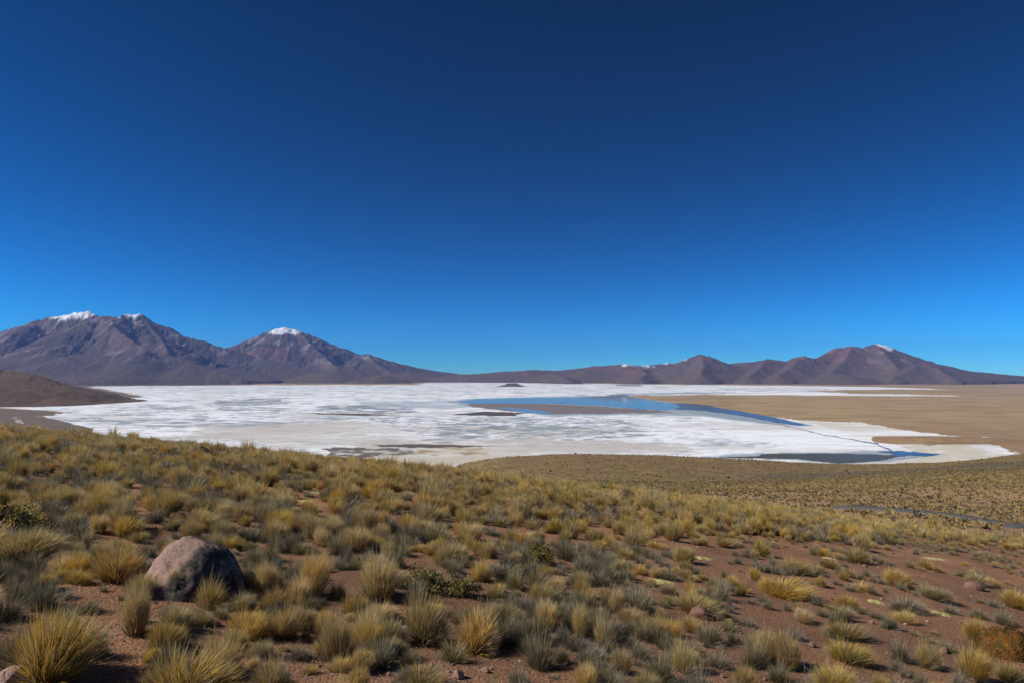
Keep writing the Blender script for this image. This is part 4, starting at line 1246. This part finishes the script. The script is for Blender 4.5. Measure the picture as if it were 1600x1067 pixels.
# ------------------------------------------------------------------ shrubs
def leaf_cloud(n, seed, w, h, leaf, cols, upward=0.5, shell=0.55):
    g = np.random.default_rng(seed)
    nc = max(8, n // 26)
    # leaf sprigs on a lumpy dome
    a = g.random(nc) * 6.283; e = np.arcsin(g.random(nc) ** 0.8); rad_ = g.uniform(shell, 1.0, nc) * (0.8 + 0.3 * np.sin(a * 2 + seed))
    cen = np.stack([0.5 * w * rad_ * np.cos(a) * np.cos(e), 0.5 * w * rad_ * np.sin(a) * np.cos(e), h * (0.12 + 0.88 * rad_ * np.sin(e))], 1)
    k_ = n // nc
    c = np.repeat(cen, k_, 0); m_ = len(c)
    c = c + g.normal(0, 0.055 * w, (m_, 3)) * np.array([1, 1, 0.8])
    c[:, 2] = np.maximum(c[:, 2], 0.01)
    d = g.normal(0, 1, (m_, 3)); d[:, 2] = np.abs(d[:, 2]) + upward; d /= np.linalg.norm(d, axis=1)[:, None]
    s_ = np.cross(d, g.normal(0, 1, (m_, 3))); s_ /= np.linalg.norm(s_, axis=1)[:, None]
    L = leaf * g.uniform(0.7, 1.4, m_)[:, None]
    V = np.stack([c, c + d * L * 0.5 + s_ * L * 0.28, c + d * L, c + d * L * 0.5 - s_ * L * 0.28], 1).reshape(-1, 3)
    q = np.arange(m_)[:, None] * 4 + np.array([[0, 1, 2, 3]])
    cl = np.array(cols)[g.integers(0, len(cols), nc)].repeat(k_, 0) * g.uniform(0.7, 1.3, (m_, 1))
    return V, q, cl.repeat(4, 0), cen


for i, (px, py, wp, hp, fl, ph, lab) in enumerate(SHRUBS):
    x, y, z, w = put(px, py, wp)
    h = 0.85 * hp * y / F
    near = y < 12
    root = bpy.data.objects.new("shrub", None); root.empty_display_size = 0.05; COL.objects.link(root)
    root.location = (x, y + 0.2 * w, float(ground_z(np.array([x]), np.array([y + 0.2 * w]))[0]))
    tag(root, lab, "shrub", "green shrubs on the hillside")
    leafsz = (0.028 if near else 0.05) * (1 if w > 0.3 else 0.8)
    if 'dark' in lab: pal_ = [(0.055, 0.075, 0.022), (0.075, 0.09, 0.03)]
    elif 'bright' in lab: pal_ = [(0.11, 0.15, 0.025), (0.08, 0.12, 0.025)]
    else: pal_ = [(0.19, 0.175, 0.04), (0.25, 0.21, 0.05), (0.14, 0.125, 0.045)]
    V, q, cl, cen = leaf_cloud(1000 if near else 700, 950 + i, w, h, leafsz, pal_, 0.6, 0.35 if near else 0.5)
    link("foliage", make_mesh("foliage", V, q, cl), M_LEAF, root)
    # twigs from the foot to each sprig
    g = np.random.default_rng(970 + i)
    sv, sq = [], []
    for cpt in cen[::1 if near else 3]:
        b = np.array([g.normal(0, 0.04 * w), g.normal(0, 0.04 * w), -0.02]); mid = (b + cpt) * 0.5 + np.array([0, 0, 0.08 * h]) + g.normal(0, 0.02 * w, 3)
        tw = 0.0045 if near else 0.012
        o_ = len(sv)
        for p_, r0_ in ((b, tw * 1.4), (mid, tw), (cpt, tw * 0.5)):
            for kk in range(3):
                sv.append(p_ + r0_ * np.array([math.cos(kk * 2.094), math.sin(kk * 2.094), 0]))
        for seg in range(2):
            for kk in range(3):
                sq.append((o_ + seg * 3 + kk, o_ + seg * 3 + (kk + 1) % 3, o_ + seg * 3 + 3 + (kk + 1) % 3, o_ + seg * 3 + 3 + kk))
    sv = np.array(sv)
    link("twigs", make_mesh("twigs", sv, np.array(sq), np.broadcast_to([0.11, 0.085, 0.06], (len(sv), 3))), M_STEM, root)
    if fl:
        V, q, cl, _ = leaf_cloud(520, 990 + i, w * 1.02, h * 1.04, 0.02, [(0.75, 0.47, 0.015), (0.65, 0.40, 0.012)], 1.0, 0.85)
        link("flowers", make_mesh("flowers", V, q, cl), M_LEAF, root)

# ------------------------------------------------------------------ mat plants and the orange cushion
for i, (px, py, wp, lab) in enumerate(MATS):
    x, y, z, w = put(px, py, wp)
    na, nr_ = 40, 9
    aa = np.linspace(0, 2 * math.pi, na, endpoint=False); rr2 = np.linspace(0, 1, nr_)
    AA, R2 = np.meshgrid(aa, rr2)
    lob = 1 + 0.8 * fbm(np.cos(AA) * 1.9 + i * 5, np.sin(AA) * 1.9, 77, 4)
    LX = 0.5 * w * R2 * lob * np.cos(AA); LY = (0.5 * w * R2 * lob * np.sin(AA)) * 0.8
    LZ = 0.022 * (1 - R2 ** 3) + 0.02 * fbm(LX * 14 + i, LY * 14, 78, 3) * (1 - R2 ** 4)
    dz = ground_z(x + LX, y + LY) - z
    LZ = LZ + dz - 0.012 * (R2 ** 6)
    b = np.arange((nr_ - 1) * na); r0_ = b // na; a0_ = b % na
    fq = np.stack([r0_ * na + a0_, r0_ * na + (a0_ + 1) % na, (r0_ + 1) * na + (a0_ + 1) % na, (r0_ + 1) * na + a0_], 1)[:, ::-1].copy()
    base = np.array([0.36, 0.33, 0.10]) if "green" in lab else (np.array([0.43, 0.37, 0.14]) if "yellow" in lab else np.array([0.42, 0.34, 0.17]))
    cv = base * (1 + 0.25 * fbm(LX * 22, LY * 22 + i, 79, 3)).reshape(-1, 1)
    o = link("mat_plant", make_mesh("mat_plant", np.stack([LX, LY, LZ], -1).reshape(-1, 3), fq, cv), M_MAT, loc=(x, y, z))
    tag(o, lab, "plant", "yellowish mat plants")

root = bpy.data.objects.new("cushion_plant", None); root.empty_display_size = 0.05; COL.objects.link(root)
ch = 40 * CUSH[1] / F
cyy = CUSH[1] + 0.25 * cw
root.location = (CUSH[0], cyy, float(ground_z(np.array([CUSH[0]]), np.array([cyy]))[0]))
tag(root, "domed orange-brown cushion plant at the right edge", "plant")
na, nr_ = 160, 60
AA, EE = np.meshgrid(np.linspace(0, 2 * math.pi, na, endpoint=False), np.linspace(-0.35, math.pi / 2, nr_))
rr_ = 1 + 0.10 * fbm(np.cos(AA) * 1.5 + EE, np.sin(AA) * 1.5 - EE, 501, 3) + 0.05 * noise2(AA * 22, EE * 22, 502) + 0.035 * noise2(AA * 46, EE * 40, 503)
sq_ = np.cos(np.maximum(EE, 0)) ** 0.75
LX = 0.5 * cw * rr_ * sq_ * np.cos(AA); LY = 0.45 * cw * rr_ * sq_ * np.sin(AA); LZ = ch * rr_ * np.sin(EE)
b = np.arange((nr_ - 1) * na); r0_ = b // na; a0_ = b % na
fq = np.stack([r0_ * na + a0_, r0_ * na + (a0_ + 1) % na, (r0_ + 1) * na + (a0_ + 1) % na, (r0_ + 1) * na + a0_], 1)
nn = fbm(LX * 20 + LZ * 9, LY * 20 - LZ * 9, 505, 3)
cv = lay(np.broadcast_to(np.array([0.15, 0.062, 0.012]), LX.shape + (3,)).copy(), np.array([0.075, 0.055, 0.014]), sstep(-0.1, 0.35, nn))
cv = lay(cv, np.array([0.20, 0.09, 0.018]), sstep(0.25, 0.5, -nn))
link("cushion", make_mesh("cushion", np.stack([LX, LY, LZ], -1).reshape(-1, 3), fq, cv.reshape(-1, 3)), M_CUSHION, root)
V, q, cl, _ = leaf_cloud(5200, 77, cw * 1.0, ch * 1.0, 0.012, [(0.125, 0.052, 0.009), (0.065, 0.05, 0.011), (0.16, 0.078, 0.02)], 0.6, 0.97)
link("leaf_rosettes", make_mesh("leaf_rosettes", V, q, cl), M_LEAF, root)

# ------------------------------------------------------------------ loose gravel on the soil
n = 10000
Yc = 2.4 + 12.5 * rng.random(n) ** 1.5; qc = rng.uniform(-0.85, 0.85, n); Xc = qc * Yc
zc_ = ground_z(Xc, Yc)
gp = (1 + 5 ** 0.5) / 2
oct_ = np.array([(-1, gp, 0), (1, gp, 0), (-1, -gp, 0), (1, -gp, 0), (0, -1, gp), (0, 1, gp), (0, -1, -gp), (0, 1, -gp), (gp, 0, -1), (gp, 0, 1), (-gp, 0, -1), (-gp, 0, 1)]) / 1.9
of = np.array([(0, 11, 5), (0, 5, 1), (0, 1, 7), (0, 7, 10), (0, 10, 11), (1, 5, 9), (5, 11, 4), (11, 10, 2), (10, 7, 6), (7, 1, 8), (3, 9, 4), (3, 4, 2), (3, 2, 6), (3, 6, 8), (3, 8, 9), (4, 9, 5), (2, 4, 11), (6, 2, 10), (8, 6, 7), (9, 8, 1)])
sz = 0.0052 * rng.lognormal(0, 0.62, n)
sz[:170] = rng.uniform(0.014, 0.034, 170)
V = oct_[None] * sz[:, None, None] * rng.uniform(0.7, 1.2, (n, 12, 3)) * rng.uniform(0.7, 1.3, (n, 1, 3))
a = rng.random(n) * 6.283
ca, sa = np.cos(a)[:, None], np.sin(a)[:, None]
VXr = V[:, :, 0] * ca - V[:, :, 1] * sa; VYr = V[:, :, 0] * sa + V[:, :, 1] * ca
V = np.stack([VXr + Xc[:, None], VYr + Yc[:, None], V[:, :, 2] * 0.75 + zc_[:, None] + sz[:, None] * 0.35], -1).reshape(-1, 3)
fq = (np.arange(n)[:, None, None] * 12 + of[None]).reshape(-1, 3)
pal = np.array([(0.21, 0.125, 0.085), (0.27, 0.17, 0.125), (0.12, 0.085, 0.07), (0.36, 0.28, 0.23), (0.09, 0.08, 0.075)])
cc_ = np.repeat(pal[rng.choice(5, n, p=[0.4, 0.25, 0.18, 0.07, 0.10])], 12, 0)
tag(link("gravel", make_mesh("gravel", V, fq, cc_, smooth=False), M_PEBBLE), "loose gravel strewn over the bare red soil", kind="stuff")

# dry straw shed around the tussocks
near_t = [t for t in tufts if t['y'] < 13]
n = 9000
ti_ = rng.integers(0, len(near_t), n)
tx0 = np.array([t['x'] for t in near_t])[ti_]; ty0 = np.array([t['y'] for t in near_t])[ti_]; tw0 = np.array([t['w'] for t in near_t])[ti_]
a = rng.random(n) * 6.283; rr_ = tw0 * (0.35 + 0.55 * np.abs(rng.normal(0, 0.8, n)))
lx, ly = tx0 + rr_ * np.cos(a), ty0 + rr_ * np.sin(a)
b_ = rng.random(n) * 6.283; ln = rng.uniform(0.03, 0.11, n)
ex_, ey_ = lx + ln * np.cos(b_), ly + ln * np.sin(b_)
px_, py_ = -np.sin(b_) * 0.0022, np.cos(b_) * 0.0022
z0_, z1_ = ground_z(lx, ly) + 0.006, ground_z(ex_, ey_) + rng.uniform(0.004, 0.03, n)
V = np.stack([np.stack([lx - px_, ly - py_, z0_], 1), np.stack([lx + px_, ly + py_, z0_], 1), np.stack([ex_, ey_, z1_], 1)], 1).reshape(-1, 3)
cc_ = np.repeat(np.array([(0.42, 0.35, 0.24), (0.33, 0.29, 0.22), (0.27, 0.24, 0.20)])[rng.integers(0, 3, n)], 3, 0)
tag(link("straw_litter", make_mesh("straw_litter", V, np.arange(n * 3).reshape(-1, 3), cc_), M_PEBBLE), "dry straw scattered on the soil around the tussocks", kind="stuff")

# ------------------------------------------------------------------ the air between here and the mountains
bm = bmesh.new()
bmesh.ops.create_cube(bm, size=1.0)
hz_me = bpy.data.meshes.new("haze"); bm.to_mesh(hz_me); bm.free()
hk = NT("haze_air")
pv = hk.n("ShaderNodeVolumePrincipled")
pv.inputs["Color"].default_value = (0.25, 0.43, 1.0, 1)
pv.inputs["Density"].default_value = 2.4e-5
pv.inputs["Anisotropy"].default_value = 0.0
hk.l(pv.outputs[0], hk.out.inputs["Volume"])
hz = link("haze", hz_me, hk.mat)
hz.scale = (62000, 62000, 1560)
hz.location = (0, 0, ZF - 6 + 780)
tag(hz, "thin clear mountain air over the whole basin", kind="stuff")
print("TUFTS", len(gold), len(greyt), "hand", len(HAND))
